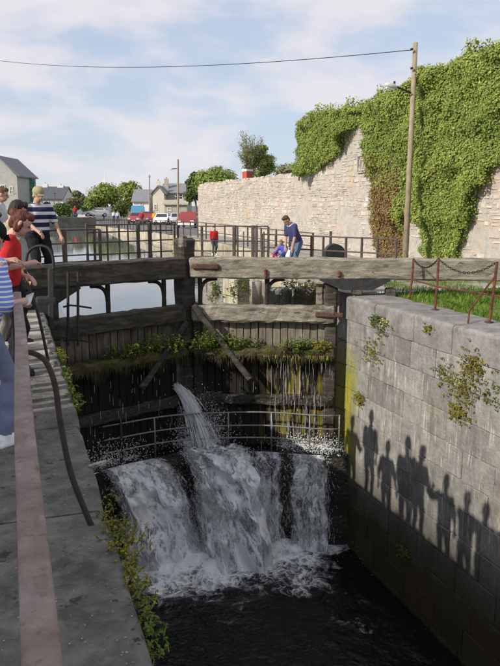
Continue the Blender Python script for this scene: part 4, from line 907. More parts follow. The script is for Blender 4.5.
# on the right wall
def onR(x, y): p = on_x(x, y, XR-.02); return p
for x, y, n, sp, h, mt, lab in (
        (382, 325, 16, .16, .16, 'weed', 'bright green weed with yellow flowers high on the right lock wall'),
        (375, 320, 8, .07, .2, 'weed', 'small green tuft near the gate end of the right coping'),
        (371, 353, 24, .2, .08, 'weed_gold', 'low yellowish weed strip in a joint near the gate corner'),
        (428, 329, 7, .08, .12, 'weed_gold', 'dry tuft just under the middle of the right coping'),
        (360, 399, 22, .1, .2, 'weed_gold', 'round yellow green clump growing at the shaded gate corner'),
        (474, 366, 34, .16, .22, 'weed_gold', 'tall trailing weed on the right wall near the picture edge'),
        (462, 388, 34, .2, .14, 'weed_gold', 'spreading weed trail across the joints of the right wall'),
        (458, 412, 26, .13, .12, 'weed_gold', 'yellow green cushion low on the right wall'),
        (445, 374, 10, .14, .1, 'weed', 'thin weed line left of the trailing weed on the wall'),
        (490, 395, 10, .14, .1, 'weed', 'small weeds along a joint at the right picture edge'),
        (404, 553, 10, .08, .14, 'weed', 'small green fern in the shaded foot of the right wall')):
    p = onR(x, y); weed(lab, p, int(n*1.9), .028, (.0, sp, sp*.7), h*.5, mt, q, (-.7, 0, 0), .35)
m = MB(); p = onR(388, 322)
for k in range(5):
    c_ = p+Vector((-.1-.05*q.random(), q.gauss(0, .08), q.gauss(.02, .04))); m.ball(c_, .014, 6, 4)
Mt['yellow'] = plain('yellow_petal', (.8, .55, .03), .7); tag(m.build('yellow_flowers', 'yellow', bpy.data.objects['weed']))
# on the left edge
for x, y, n, sp, h, mt, lab in (
        (116, 545, 46, (.06, .2, .03), .2, 'weed_gold', 'golden bushy weed overhanging the left lock edge'),
        (126, 585, 20, (.03, .16, .05), .14, 'weed_gold', 'trailing golden weed below the bushy one on the left edge'),
        (150, 640, 14, (.03, .10, .06), .12, 'weed', 'green weed low on the left edge at the bottom of the picture'),
        (78, 398, 22, (.03, .16, .04), .14, 'weed', 'bright green weed hanging from the left edge mid way'),
        (66, 372, 18, (.03, .25, .03), .12, 'weed', 'green weed on the left edge nearer the gate'),
        (60, 355, 14, (.04, .3, .03), .10, 'weed_gold', 'dry weed at the left edge close to the gate')):
    p = on_z(x, y, -.05); p.x = XL+.02; weed(lab, p, n, .022 if y > 500 else .036, sp, h*.62, mt, q, (.25, 0, 0), .15)
# on the gates
for g, a, n, sp, h, mt, lab in (
        (RG, 2.55, 50, (.22, .05, .05), .34, 'weed', 'leafy green weeds sprouting beside the mitre post'),
        (RG, 1.95, 26, (.22, .05, .04), .24, 'weed', 'green weeds on the mossy rail left of the bare plank stretch'),
        (RG, .75, 34, (.22, .05, .04), .22, 'weed', 'sunlit green and yellow weeds on the mossy rail of the right gate'),
        (RG, .3, 12, (.1, .05, .04), .16, 'weed_gold', 'small golden weeds at the right end of the mossy rail'),
        (LG, 2.2, 40, (.3, .05, .05), .34, 'weed', 'dark green weeds in the shade left of the mitre post'),
        (LG, 1.5, 26, (.2, .05, .04), .28, 'weed', 'shaded grass tuft on the mossy rail of the left gate')):
    weed(lab, g.P(a, .34, -1.08), n, .055, sp, h, mt, q, (0, -.3, 0), 0)
for pxx, k_, mt in ((217, 17.5, 'weed'), (290, 15.2, 'weed'), (308, 15.2, 'weed_gold'), (238, 16.6, 'weed')):
    a = at(pxx, 296, k_); weed({217: 'low weed on the pale bank under the right beam', 290: 'bright weed on the pier under the right beam', 308: 'dry yellow weed on the pier beside the board stubs', 238: 'ivy shoots beside the round pillar'}[pxx], a, 18, .07, (.12, .1, .14), .2, mt, q)
for k, (x, y) in enumerate(((322, 250), (250, 250), (372, 258), (446, 262))):
    pass

# ================================================================ TREES
def tree(label, base, height, rad, mat, q, n=2600, ls=.22, trunk=.25, squash=1.0, sparse=1.0, cbase=.25, group=None, name='tree', lobes=9):
    base = Vector(base); t = thing(name, tuple(base), label, 'tree' if name == 'tree' else 'bush', group)
    tr = MB(); r0 = max(.04, height*.02); top = base+Vector((q.gauss(0, .03)*height, q.gauss(0, .03)*height, height*.8))
    tr.tube([base-Vector((0, 0, .1)), base.lerp(top, .3)+Vector((q.gauss(0, .02)*height, 0, 0)), base.lerp(top, .65), top], [r0, r0*.8, r0*.5, r0*.12], 7)
    cl = []
    for k in range(lobes):
        a = 2*math.pi*k/lobes+q.uniform(-.4, .4); e = q.uniform(-.6, 1); rr = rad*q.uniform(.35, .75)*math.sqrt(max(.1, 1-e*e*.8))
        c = base+Vector((math.cos(a)*rr, math.sin(a)*rr, height*(cbase+(1-cbase)*.5)+e*height*(1-cbase)*.36*squash)); cl.append((c, rad*q.uniform(.36, .55)))
        s_ = base.lerp(top, q.uniform(.25, .6)); tr.tube([s_, s_.lerp(c, .5)+Vector((0, 0, .05*height)), c], [r0*.4, r0*.25, r0*.08], 5)
    cl.append((base+Vector((0, 0, height*.9)), rad*.35)); cl.append((base+Vector((0, 0, height*(cbase+.5*(1-cbase)))), rad*.55))
    tr.build('trunk', 'bark', t)
    lf = MB()
    for k in range(int(n*1.7)):
        c, r = cl[q.randrange(len(cl))]; v = Vector((q.gauss(0, 1), q.gauss(0, 1), q.gauss(0, 1))).normalized(); f_ = r*(q.random()**.4 if sparse >= 1 else q.random()**.8)*1.05*(1+.3*nz3(v.x*2+c.x, v.y*2, v.z*2))
        leaf(lf, c+Vector((v.x*f_, v.y*f_, v.z*f_*.8)), v+Vector((0, 0, .5))+Vector((q.gauss(0, .4), q.gauss(0, .4), q.gauss(0, .4))), ls*q.uniform(.6, 1.3), q, .2, .8)
    stuff(lf.build('crown', mat, t, recalc=False)); return t
q = random.Random(91)
def tree_at(label, x, ybase, ytop, k, wpx, mat, **kw):
    a = at(x, ybase, k); b = at(x, ytop, k); return tree(label, a, b.z-a.z, wpx*k/F/2, mat, q, **kw)
tree_at('rounded light green tree right of the white mast', 104, 219, 185, 118, 40, 'leaf_light', n=2600, ls=.42, cbase=.12, lobes=12)
tree_at('broad light green tree left of the small slate-roofed house', 131, 219, 183, 125, 34, 'leaf_light', n=2600, ls=.42, cbase=.12, lobes=12)
tree_at('brownish green tree beside the white terrace', 77, 216, 191, 118, 22, 'leaf_grey', n=1700, ls=.4, cbase=.1)
tree_at('low bright bush between the brownish tree and the light green tree', 90, 217, 198, 112, 16, 'leaf_light', n=1000, ls=.35, cbase=.05)
tree_at('low green bush in front of the white terrace', 63, 216, 205, 105, 22, 'leaf', n=900, ls=.3, cbase=.05, name='bush')
tree_at('dark low hedge tree at the foot of the light green trees', 121, 219, 203, 112, 22, 'leaf_dark', n=1000, ls=.35, cbase=.05)
tree_at('dark tree left of the rubble wall end', 196, 222, 171, 78, 24, 'leaf_dark', n=2600, ls=.3, cbase=.15)
tree_at('rounded yellow green bush overtopping the left end of the wall', 217, 203, 170, 49, 52, 'leaf_light', n=6500, ls=.16, cbase=.1, squash=.8, lobes=14, name='bush')
wt = thing('tree', tuple(at(249, 200, 52)), 'slender greyish sparse tree behind the wall', 'tree'); tr = MB(); lf = MB(); b0 = at(252, 200, 52)
tr.tube([b0, at(251, 178, 52), at(250, 160, 52)], [.16, .12, .06], 7)
for k in range(46):
    e = at(q.triangular(234, 268, 248), q.triangular(129, 178, 140), 52+q.uniform(-1.2, 1.2)); s0_ = at(251, q.uniform(160, 190), 52); mid = s0_.lerp(e, .5)+Vector((0, 0, -.12)); tr.tube([s0_, mid, e], [.035, .02, .006], 4)
    for j in range(170):
        u = q.random()**.6; p = s0_.lerp(mid, u*2) if u < .5 else mid.lerp(e, u*2-1); p = p+Vector((q.gauss(0, .13), q.gauss(0, .13), q.gauss(0, .12))); leaf(lf, p, Vector((q.gauss(0, 1)-.6, q.gauss(0, 1)-.3, 1)), q.uniform(.07, .14), q, .1, .5)
tr.build('trunk', 'bark', wt); stuff(lf.build('crown', 'leaf_olive', wt, recalc=False))
tree_at('leafy green tree behind the wall beside the slender grey one', 263, 205, 143, 54, 28, 'leaf_light', n=2600, ls=.15, cbase=.3, lobes=12)
tree_at('distant olive tree behind the wall left of the ivy clump', 288, 200, 165, 60, 34, 'leaf_grey', n=1400, ls=.2, cbase=.2)
tree_at('low weeds topping the wall near the ivy clump', 299, 178, 169, 27.5, 12, 'leaf_light', n=500, ls=.08, cbase=.05, name='bush')

# ================================================================ BUILDINGS
Mt['render_white'] = plain('white_render', (.72, .71, .68), .9, .06, 2); Mt['cream'] = plain('cream_render', (.62, .57, .47), .9, .08, 2)
Mt['tan'] = plain('tan_stone', (.40, .36, .29), .9, .2, 4); Mt['slate'] = plain('slate', (.10, .10, .11), .8, .2, 3); Mt['slate_light'] = plain('weathered_slate', (.22, .22, .23), .8, .15, 3)
Mt['glass'] = plain('window_glass', (.03, .035, .045), .15, .2, 3, 0, spec=.5); Mt['greynet'] = plain('grey_render', (.42, .40, .38), .9, .12, 2); Mt['greenmesh'] = plain('green_mesh', (.07, .27, .18), .8, .2, 3)
def house(name, label, x0, x1, yb, ye, yr, k, wallm, roofm, depth=7, wins=(), chims=(), gable=False, doors=()):
    o = at((x0+x1)/2, yb, k); t = thing(name, tuple(o), label, 'building'); sx = k/F
    U = _r; Fw = Vector((_f.x, _f.y, 0)).normalized(); Zv = Vector((0, 0, 1))
    def Q(x, y, d): p = at(x, 333, k); z = at(x, y, k).z; return Vector((p.x, p.y, z))+Fw*d
    zb = -1.2
    def V(x, y, d): v = Q(x, y, d); return v
    a, b = V(x0, ye, 0), V(x1, ye, 0); c, d = V(x1, ye, depth), V(x0, ye, depth); fl = [Vector((p.x, p.y, zb)) for p in (a, b, c, d)]
    if gable:
        ap, ap2 = V((x0+x1)/2, yr, 0), V((x0+x1)/2, yr, depth)
        MB().add(fl+[a, b, c, d, ap, ap2], [(0, 1, 5, 8, 4), (2, 3, 7, 9, 6), (1, 2, 6, 5), (3, 0, 4, 7)]).build('wall', wallm, t)
        m = MB(); th = Zv*.18; ov = U*.3+Zv*-.2
        for e1, e2, s_ in ((a, d, -1), (b, c, 1)):
            o1, o2 = e1+U*.35*s_-Zv*.15-Fw*.25, e2+U*.35*s_-Zv*.15+Fw*.25; r1, r2 = ap-Fw*.25, ap2+Fw*.25
            m.add([o1, o2, r2, r1, o1+th, o2+th, r2+th, r1+th], [(0, 1, 2, 3), (4, 7, 6, 5), (0, 4, 5, 1), (1, 5, 6, 2), (2, 6, 7, 3), (3, 7, 4, 0)])
        rf = m.build('roof', roofm, t)
    else:
        r1, r2 = V(x0, yr, depth/2), V(x1, yr, depth/2)
        MB().add(fl+[a, b, c, d, r1, r2], [(0, 1, 5, 4), (1, 2, 6, 9, 5), (2, 3, 7, 6), (3, 0, 4, 8, 7)]).build('wall', wallm, t)
        m = MB(); th = Zv*.15
        for e1, e2, s_ in ((a, b, -1), (d, c, 1)):
            o1, o2 = e1+Fw*.35*s_-Zv*.12-U*.2, e2+Fw*.35*s_-Zv*.12+U*.2; q1, q2 = r1-U*.2, r2+U*.2
            m.add([o1, o2, q2, q1, o1+th, o2+th, q2+th, q1+th], [(0, 1, 2, 3), (4, 7, 6, 5), (0, 4, 5, 1), (1, 5, 6, 2), (2, 6, 7, 3), (3, 7, 4, 0)])
        rf = m.build('roof', roofm, t)
    for (cx, cy, wpx, hpx, cd) in chims:
        p = V(cx, cy, cd); w_ = wpx*sx; h_ = hpx*sx; MB().box((p.x, p.y, p.z-h_/2), (w_, w_*.8, h_), -YAW).build('chimney', wallm, rf)
        MB().tube([p, p+Zv*.28], .10, 8).build('chimney_pot', 'tan', rf)
    for (wx, wy, wpx, hpx) in wins:
        p = V(wx, wy, 0); w_ = wpx*sx; h_ = hpx*sx
        f_ = MB(); 
        for dx, dz, ww, hh in ((0, h_/2, w_+.12, .1), (0, -h_/2, w_+.2, .12), (-w_/2, 0, .1, h_), (w_/2, 0, .1, h_), (0, 0, .06, h_), (0, 0, w_, .06)): f_.box(p+U*dx+Zv*dz-Fw*.03, (ww, .1, hh), -YAW)
        fr = f_.build('window', 'white', t); MB().box(p-Fw*.012, (w_, .03, h_), -YAW).build('pane', 'glass', fr)
    return t
house('cream_house', 'cream house with slate roof and two tall chimneys beyond the cars', 165, 190, 222, 193, 184.5, 112, 'tan', 'slate_light', 7, [(181.5, 197, 7, 5)], [(168.5, 179.5, 4, 10, 1.5)])
house('cream_house', 'narrow cream gabled house front beside the tan house', 156, 167, 222, 194, 187, 109, 'cream', 'slate_light', 6, [(158.5, 207, 2.5, 5)], [(160, 181.5, 3.4, 9, 2)], gable=True)
house('garden_wall_house', 'low tan stone outbuilding in front of the cream house', 167, 189, 222, 204, 201, 106, 'tan', 'tan', 3, [(172, 209, 3, 3)])
house('small_house', 'small white house with big slate roof behind the blue van', 136.5, 152, 221, 201.5, 190.5, 112, 'render_white', 'slate_light', 6, [(145, 205, 2.2, 4)])
house('terrace', 'long white terrace with dark slate roof behind the man in the cap', 20, 69, 216, 199, 187.5, 125, 'render_white', 'slate', 8, [(x, 203.5, 2.4, 5) for x in (49, 53, 57, 61, 65)]+[(x, 203.5, 2.4, 5) for x in (30, 35, 40)], [(46.5, 184, 5, 7, 4), (62, 185.5, 6, 5, 4), (30, 184, 5, 6, 4)])
house('gabled_house', 'tall pale grey gabled house under scaffolding at the left edge', -10, 26, 216, 177, 158.5, 105, 'greynet', 'slate_light', 9, [(12, 190, 4, 8), (20, 191, 3, 7)], gable=True)
house('distant_house', 'distant grey roof between the brownish tree and the light green trees', 78, 98, 214, 203, 197, 150, 'cream', 'slate', 7, [(83, 206.5, 2, 3)])
sc = thing('scaffold', tuple(at(30, 216, 107)), 'green netted scaffold standing against the gabled house', 'scaffold')
a = at(30, 191, 107); MB().box((a.x, a.y, a.z), (1.4, .12, 3.4), -YAW).build('netting', 'greenmesh', sc)
for pxx in (26, 30, 34.5):
    p, p2 = at(pxx, 216, 106.8), at(pxx, 178, 106.8); MB().tube([p, p2], .06, 6).build('pole', 'steel', sc)
for yy in (179, 183, 189, 197): MB().tube([at(25, yy, 106.7), at(35.5, yy, 106.7)], .06, 6).build('ledger', 'steel', sc)
for yy, x0, x1 in ((179, 2, 24), (186, 1, 25)): MB().tube([at(x0, yy, 104.6), at(x1, yy, 104.6)], .05, 6).build('ledger', 'steel', sc)
# far poles and mast
def pole(label, x, yb, yt, k, r, mat, arm=0, name='utility_pole', cat='pole'):
    a, b = at(x, yb, k), at(x, yt, k); t = thing(name, tuple(a), label, cat); MB().tube([a, b], [r, r*.75], 8).build('shaft', mat, t)
    if arm:
        p = at(x, yt+9, k); p2 = at(x+arm, yt+9.5, k); MB().tube([p, p2], r*.4, 6).build('arm', 'iron', t); e = at(x+arm*1.25, yt+10, k); MB().timber(p2, e, .2, .14, jit=.002).build('lamp_head', 'lampmetal', t)
    elif name == 'mast': MB().add([b-Vector((0, 0, 1.2)), b-Vector((0, 0, 2.0)), b-Vector((0, 0, 1.9))-_r*.9+_f*.1, b-Vector((0, 0, 1.25))-_r*.85, b-Vector((-.0, -.02, 1.2)), b-Vector((0, -.02, 2.0)), b-Vector((0, -.02, 1.9))-_r*.9+_f*.1, b-Vector((0, -.02, 1.25))-_r*.85], [(0, 1, 2, 3), (7, 6, 5, 4), (0, 4, 5, 1), (1, 5, 6, 2), (2, 6, 7, 3), (3, 7, 4, 0)]).build('flag', 'white', t)
    else: MB().box(b-Vector((0, 0, .25)), (.35, .07, .07), -YAW).build('cross_arm', 'iron', t)
    return t
pole('tall brown lamp pole beside the cream house', 178, 222, 159.5, 74, .12, 'pole', -6, 'lamp_pole', 'lamp pole')
pole('shorter grey pole behind the blue van', 149.5, 222, 175, 95, .11, 'pole', 0)
pole('white mast rising behind the light green trees', 105.5, 205, 171, 128, .07, 'white', 0, 'mast', 'mast')
pole('thin pole in front of the white terrace', 55, 214, 192, 110, .07, 'pole', 0)

# ================================================================ VEHICLES
Mt['tyre'] = plain('tyre', (.02, .02, .02), .8); Mt['chrome'] = plain('chrome', (.5, .5, .5), .3, .05, metallic=.8)
def paint(n, c): Mt[n] = plain(n, c, .3, .03, 3, 0, spec=.5); return n
def car(name, label, cat, x, yb, k, rz, L_, Wd, Ht, pm, roof='cabin', lower=None, group=None):
    o = at(x, yb, k); o.z = far_z(o.y); t = thing(name, (0, 0, 0), label, cat, group)
    if roof == 'van': prof = [(-.5, .25), (-.5, .92), (-.47, 1.0), (.22, 1.0), (.38, .62), (.48, .52), (.5, .25)]; win = [(.24, .93), (.35, .64)]
    elif roof == 'pickup': prof = [(-.5, .3), (-.5, .62), (-.08, .62), (-.05, .97), (.14, 1.0), (.26, .64), (.48, .58), (.5, .3)]; win = [(.15, .95), (.24, .67)]
    else: prof = [(-.5, .25), (-.49, .58), (-.40, .66), (-.28, .97), (.05, 1.0), (.24, .66), (.46, .56), (.5, .40), (.5, .25)]; win = [(.07, .95), (.22, .68)]
    def ring(w, inset): return [(px_*L_, w, pz*Ht) for px_, pz in prof]
    m = MB(); rings = []
    for w, sc_ in ((-.5, .9), (-.46, 1), (.46, 1), (.5, .9)):
        rings.append([(a*L_*(1 if abs(w) < .5 else .99), (w if b < .68 else w*.84)*Wd, b*Ht*(1 if abs(w) < .5 or b < .6 else .985)) for a, b in prof])
    m.loft(rings).build('body', pm, t)
    (a0, b0), (a1, b1) = win; e = .02
    nx_, nz_ = (b0-b1)*Ht, (a1-a0)*L_; nl = math.hypot(nx_, nz_); ox, oz = nx_/nl*e, nz_/nl*e
    MB().add([(a0*L_+ox, -.36*Wd, b0*Ht+oz), (a0*L_+ox, .36*Wd, b0*Ht+oz), (a1*L_+ox, .42*Wd, b1*Ht+oz), (a1*L_+ox, -.42*Wd, b1*Ht+oz), (a0*L_, -.36*Wd, b0*Ht), (a0*L_, .36*Wd, b0*Ht), (a1*L_, .42*Wd, b1*Ht), (a1*L_, -.42*Wd, b1*Ht)],
             [(0, 1, 2, 3), (4, 7, 6, 5), (0, 4, 5, 1), (1, 5, 6, 2), (2, 6, 7, 3), (3, 7, 4, 0)]).build('windscreen', 'glass', t)
    for s_ in (-1, 1):
        x0, x1 = (-.02, .16) if roof == 'van' else ((-.03, .13) if roof == 'pickup' else (-.26, .08))
        MB().box(((x0+x1)/2*L_, s_*.44*Wd, .80*Ht), ((x1-x0)*L_, .06*Wd, .2*Ht)).build('side_window', 'glass', t)
        MB().box((.497*L_, s_*.34*Wd, .45*Ht), (.03, .2*Wd, .1*Ht)).build('headlight', 'white', t)
        for xx in (-.31, .32):
            wh = MB().tube([(xx*L_, s_*(.40*Wd), .3), (xx*L_, s_*.505*Wd, .3)], .3, 14).build('wheel', 'tyre', t); MB().tube([(xx*L_, s_*.5*Wd, .3), (xx*L_, s_*.515*Wd, .3)], .18, 10).build('hub', 'chrome', wh)
    if roof == 'pickup': MB().box((-.505*L_, 0, .45*Ht), (.03, .7*Wd, .12*Ht)).build('tailgate', pm, t)
    MB().box((.503*L_, 0, .28*Ht), (.06, .9*Wd, .12*Ht)).build('bumper', lower or 'glass', t)
    MB().box((.508*L_, 0, .31*Ht), (.06, .28*Wd, .07*Ht)).build('number_plate', 'white', t)
    t.location = o; t.rotation_euler = (0, 0, rz); WP[t.name] = o; return t
for n, c in (('paint_blue', (.08, .25, .38)), ('paint_red', (.36, .05, .045)), ('paint_white', (.78, .78, .78)), ('paint_silver', (.5, .52, .55)), ('paint_maroon', (.26, .05, .045)), ('paint_yellow', (.75, .42, .02))): paint(n, c)
D_ = -math.pi/2-.15
car('van', 'tall blue van parked beyond the red cars', 'van', 138, 222, 104, D_, 4.8, 2.1, 2.4, 'paint_blue', 'van')
car('parked_car', 'bright red car next to the blue van', 'car', 137, 224, 96, D_-.25, 4.1, 1.7, 1.5, 'paint_red', group='cars parked along the road')
car('parked_car', 'dark red hatchback left of the figure in yellow', 'car', 148, 224, 93, D_+.2, 4.2, 1.75, 1.65, 'paint_maroon', group='cars parked along the road')
car('parked_car', 'white saloon car right of the figure in yellow', 'car', 162.5, 225, 86, D_-.2, 4.2, 1.7, 1.42, 'paint_white', group='cars parked along the road')
car('parked_car', 'maroon car between the white and the silver car', 'car', 170.5, 225, 92, D_, 4.2, 1.7, 1.45, 'paint_maroon', group='cars parked along the road')
car('parked_car', 'silver car behind the lamp pole', 'car', 177, 225, 84, D_, 4.2, 1.7, 1.45, 'paint_silver', group='cars parked along the road')
car('pickup_truck', 'dark red pickup with dark windscreen by the end of the rubble wall', 'pickup', 189.5, 227, 66, D_-.25, 4.6, 1.75, 1.5, 'paint_maroon', 'pickup', 'paint_white')
for i, (x, pm, lab) in enumerate(((84, 'paint_white', 'white car on the far bank under the brownish tree'), (96, 'paint_silver', 'silver car on the far bank under the light green tree'))):
    t = car('parked_car', lab, 'car', x, 214, 112, math.pi, 4.2, 1.7, 1.45, pm, group='cars parked on the far bank'); t.location.z = -.1

# ================================================================ PEOPLE
def remeshed(mb, name, mat, parent, voxel, smooth_it=4, org=None):
    o = mb.build(name, mat, None, True, org=org)
    md = o.modifiers.new('r', 'REMESH'); md.mode = 'VOXEL'; md.voxel_size = voxel; md.use_smooth_shade = True
    sm = o.modifiers.new('s', 'SMOOTH'); sm.factor = .5; sm.iterations = smooth_it
    o.parent = parent; PENDING.append((o, name, mat, voxel)); return o
PENDING = []
def finish_people():
    dg = bpy.context.evaluated_depsgraph_get()
    new = [bpy.data.meshes.new_from_object(o.evaluated_get(dg)) for o, *_ in PENDING]
    for (o, name, mat, voxel), me in zip(PENDING, new):
        old = o.data; o.modifiers.clear(); o.data = me; bpy.data.meshes.remove(old)
        if not me.materials: me.materials.append(Mt[mat])
        if name in ('shirt', 'trousers', 'hair') and voxel < .016:
            hair_ = name == 'hair'; nv = len(me.vertices); co = [0.0]*nv*3; no = [0.0]*nv*3
            me.vertices.foreach_get('co', co); me.vertices.foreach_get('normal', no)
            for k in range(0, nv*3, 3):
                x, y, z = co[k:k+3]; d = .007*noise.noise(Vector((x*70, y*70, z*14))) if hair_ else .012*noise.noise(Vector((x*7+z*6, y*7, z*13)))
                co[k] += no[k]*d; co[k+1] += no[k+1]*d; co[k+2] += no[k+2]*d
            me.vertices.foreach_set('co', co); me.update()
def ik(a, b, l1, l2, pole):
    a, b, pole = Vector(a), Vector(b), Vector(pole); d = b-a; L_ = min(d.length, (l1+l2)*.995); u = d.normalized(); b = a+u*L_
    x = (l1*l1-l2*l2+L_*L_)/(2*L_); h = math.sqrt(max(0, l1*l1-x*x)); p = (pole-u*pole.dot(u)).normalized(); return a+u*x+p*h, b
def cap(mb, a, b, r0, r1, n=10):
    a, b = Vector(a), Vector(b); d = (b-a); L_ = d.length; u = d/L_; pts = []; rr = []
    for k in range(4): t = math.pi/2*k/4; pts.append(a-u*r0*math.cos(t)); rr.append(max(.001, r0*math.sin(t)))
    for k in range(5): pts.append(a+d*k/4); rr.append(lerp(r0, r1, k/4))
    for k in range(1, 5): t = math.pi/2*k/4; pts.append(b+u*r1*math.sin(t)); rr.append(max(.001, r1*math.cos(t)))
    mb.tube(pts, rr, n)
Mt['skin'] = plain('skin', (.50, .29, .21), .6, .06, 8, 0); Mt['skin_pale'] = plain('pale_skin', (.58, .36, .28), .6, .06, 8, 0)
Mt['eye'] = plain('eye', (.03, .025, .02), .3); Mt['lips'] = plain('lips', (.33, .12, .10), .6)
def cloth(n, c, v=.12): Mt[n] = plain(n, c, .9, v, 14, .3, obj=True)
for n, c in (('c_red', (.50, .022, .028)), ('c_black', (.012, .012, .016)), ('c_navy', (.05, .055, .14)), ('c_grey', (.20, .21, .22)), ('c_jeans', (.10, .14, .22)), ('c_bluegrey', (.17, .19, .29)), ('c_white', (.75, .75, .75)), ('c_khaki', (.35, .31, .18)), ('c_blue', (.08, .10, .45)), ('c_yellow', (.75, .42, .02)), ('c_pale', (.6, .6, .62)), ('c_stone', (.42, .40, .35)),
             ('h_auburn', (.10, .033, .02)), ('h_brown', (.10, .055, .03)), ('h_dark', (.03, .02, .015)), ('h_grey', (.30, .28, .26)), ('h_fair', (.35, .22, .10))): cloth(n, c)
def striped(name, c1, c2, freq, ratio):
    m = bpy.data.materials.new(name); m.use_nodes = True; t = m.node_tree; N = t.nodes; b = N['Principled BSDF']; b.inputs['Roughness'].default_value = .9
    tc = N.new('ShaderNodeTexCoord'); sx = N.new('ShaderNodeSeparateXYZ'); t.links.new(tc.outputs['Object'], sx.inputs[0]); mu = N.new('ShaderNodeMath'); mu.operation = 'MULTIPLY'; mu.inputs[1].default_value = freq; t.links.new(sx.outputs[2], mu.inputs[0])
    fr = N.new('ShaderNodeMath'); fr.operation = 'FRACT'; t.links.new(mu.outputs[0], fr.inputs[0]); gt = N.new('ShaderNodeMath'); gt.operation = 'GREATER_THAN'; gt.inputs[1].default_value = ratio; t.links.new(fr.outputs[0], gt.inputs[0])
    x = N.new('ShaderNodeMixRGB'); t.links.new(gt.outputs[0], x.inputs[0]); x.inputs[1].default_value = lin(c1); x.inputs[2].default_value = lin(c2); t.links.new(x.outputs[0], b.inputs['Base Color']); Mt[name] = m
for n in ('h_auburn', 'h_brown', 'h_dark', 'h_grey', 'h_fair'):
    c = {'h_auburn': (.11, .036, .022), 'h_brown': (.10, .055, .03), 'h_dark': (.03, .02, .015), 'h_grey': (.28, .26, .24), 'h_fair': (.35, .22, .10)}[n]; Mt[n] = plain(n, c, .65, .6, 45, .8, obj=True, stretch=(1, 1, .18), bump_scale=60, bdist=.01)
striped('c_stripe_blue', (.17, .24, .62), (.70, .73, .80), 30, .62); striped('c_stripe_navy', (.012, .014, .06), (.62, .63, .66), 7.5, .60)

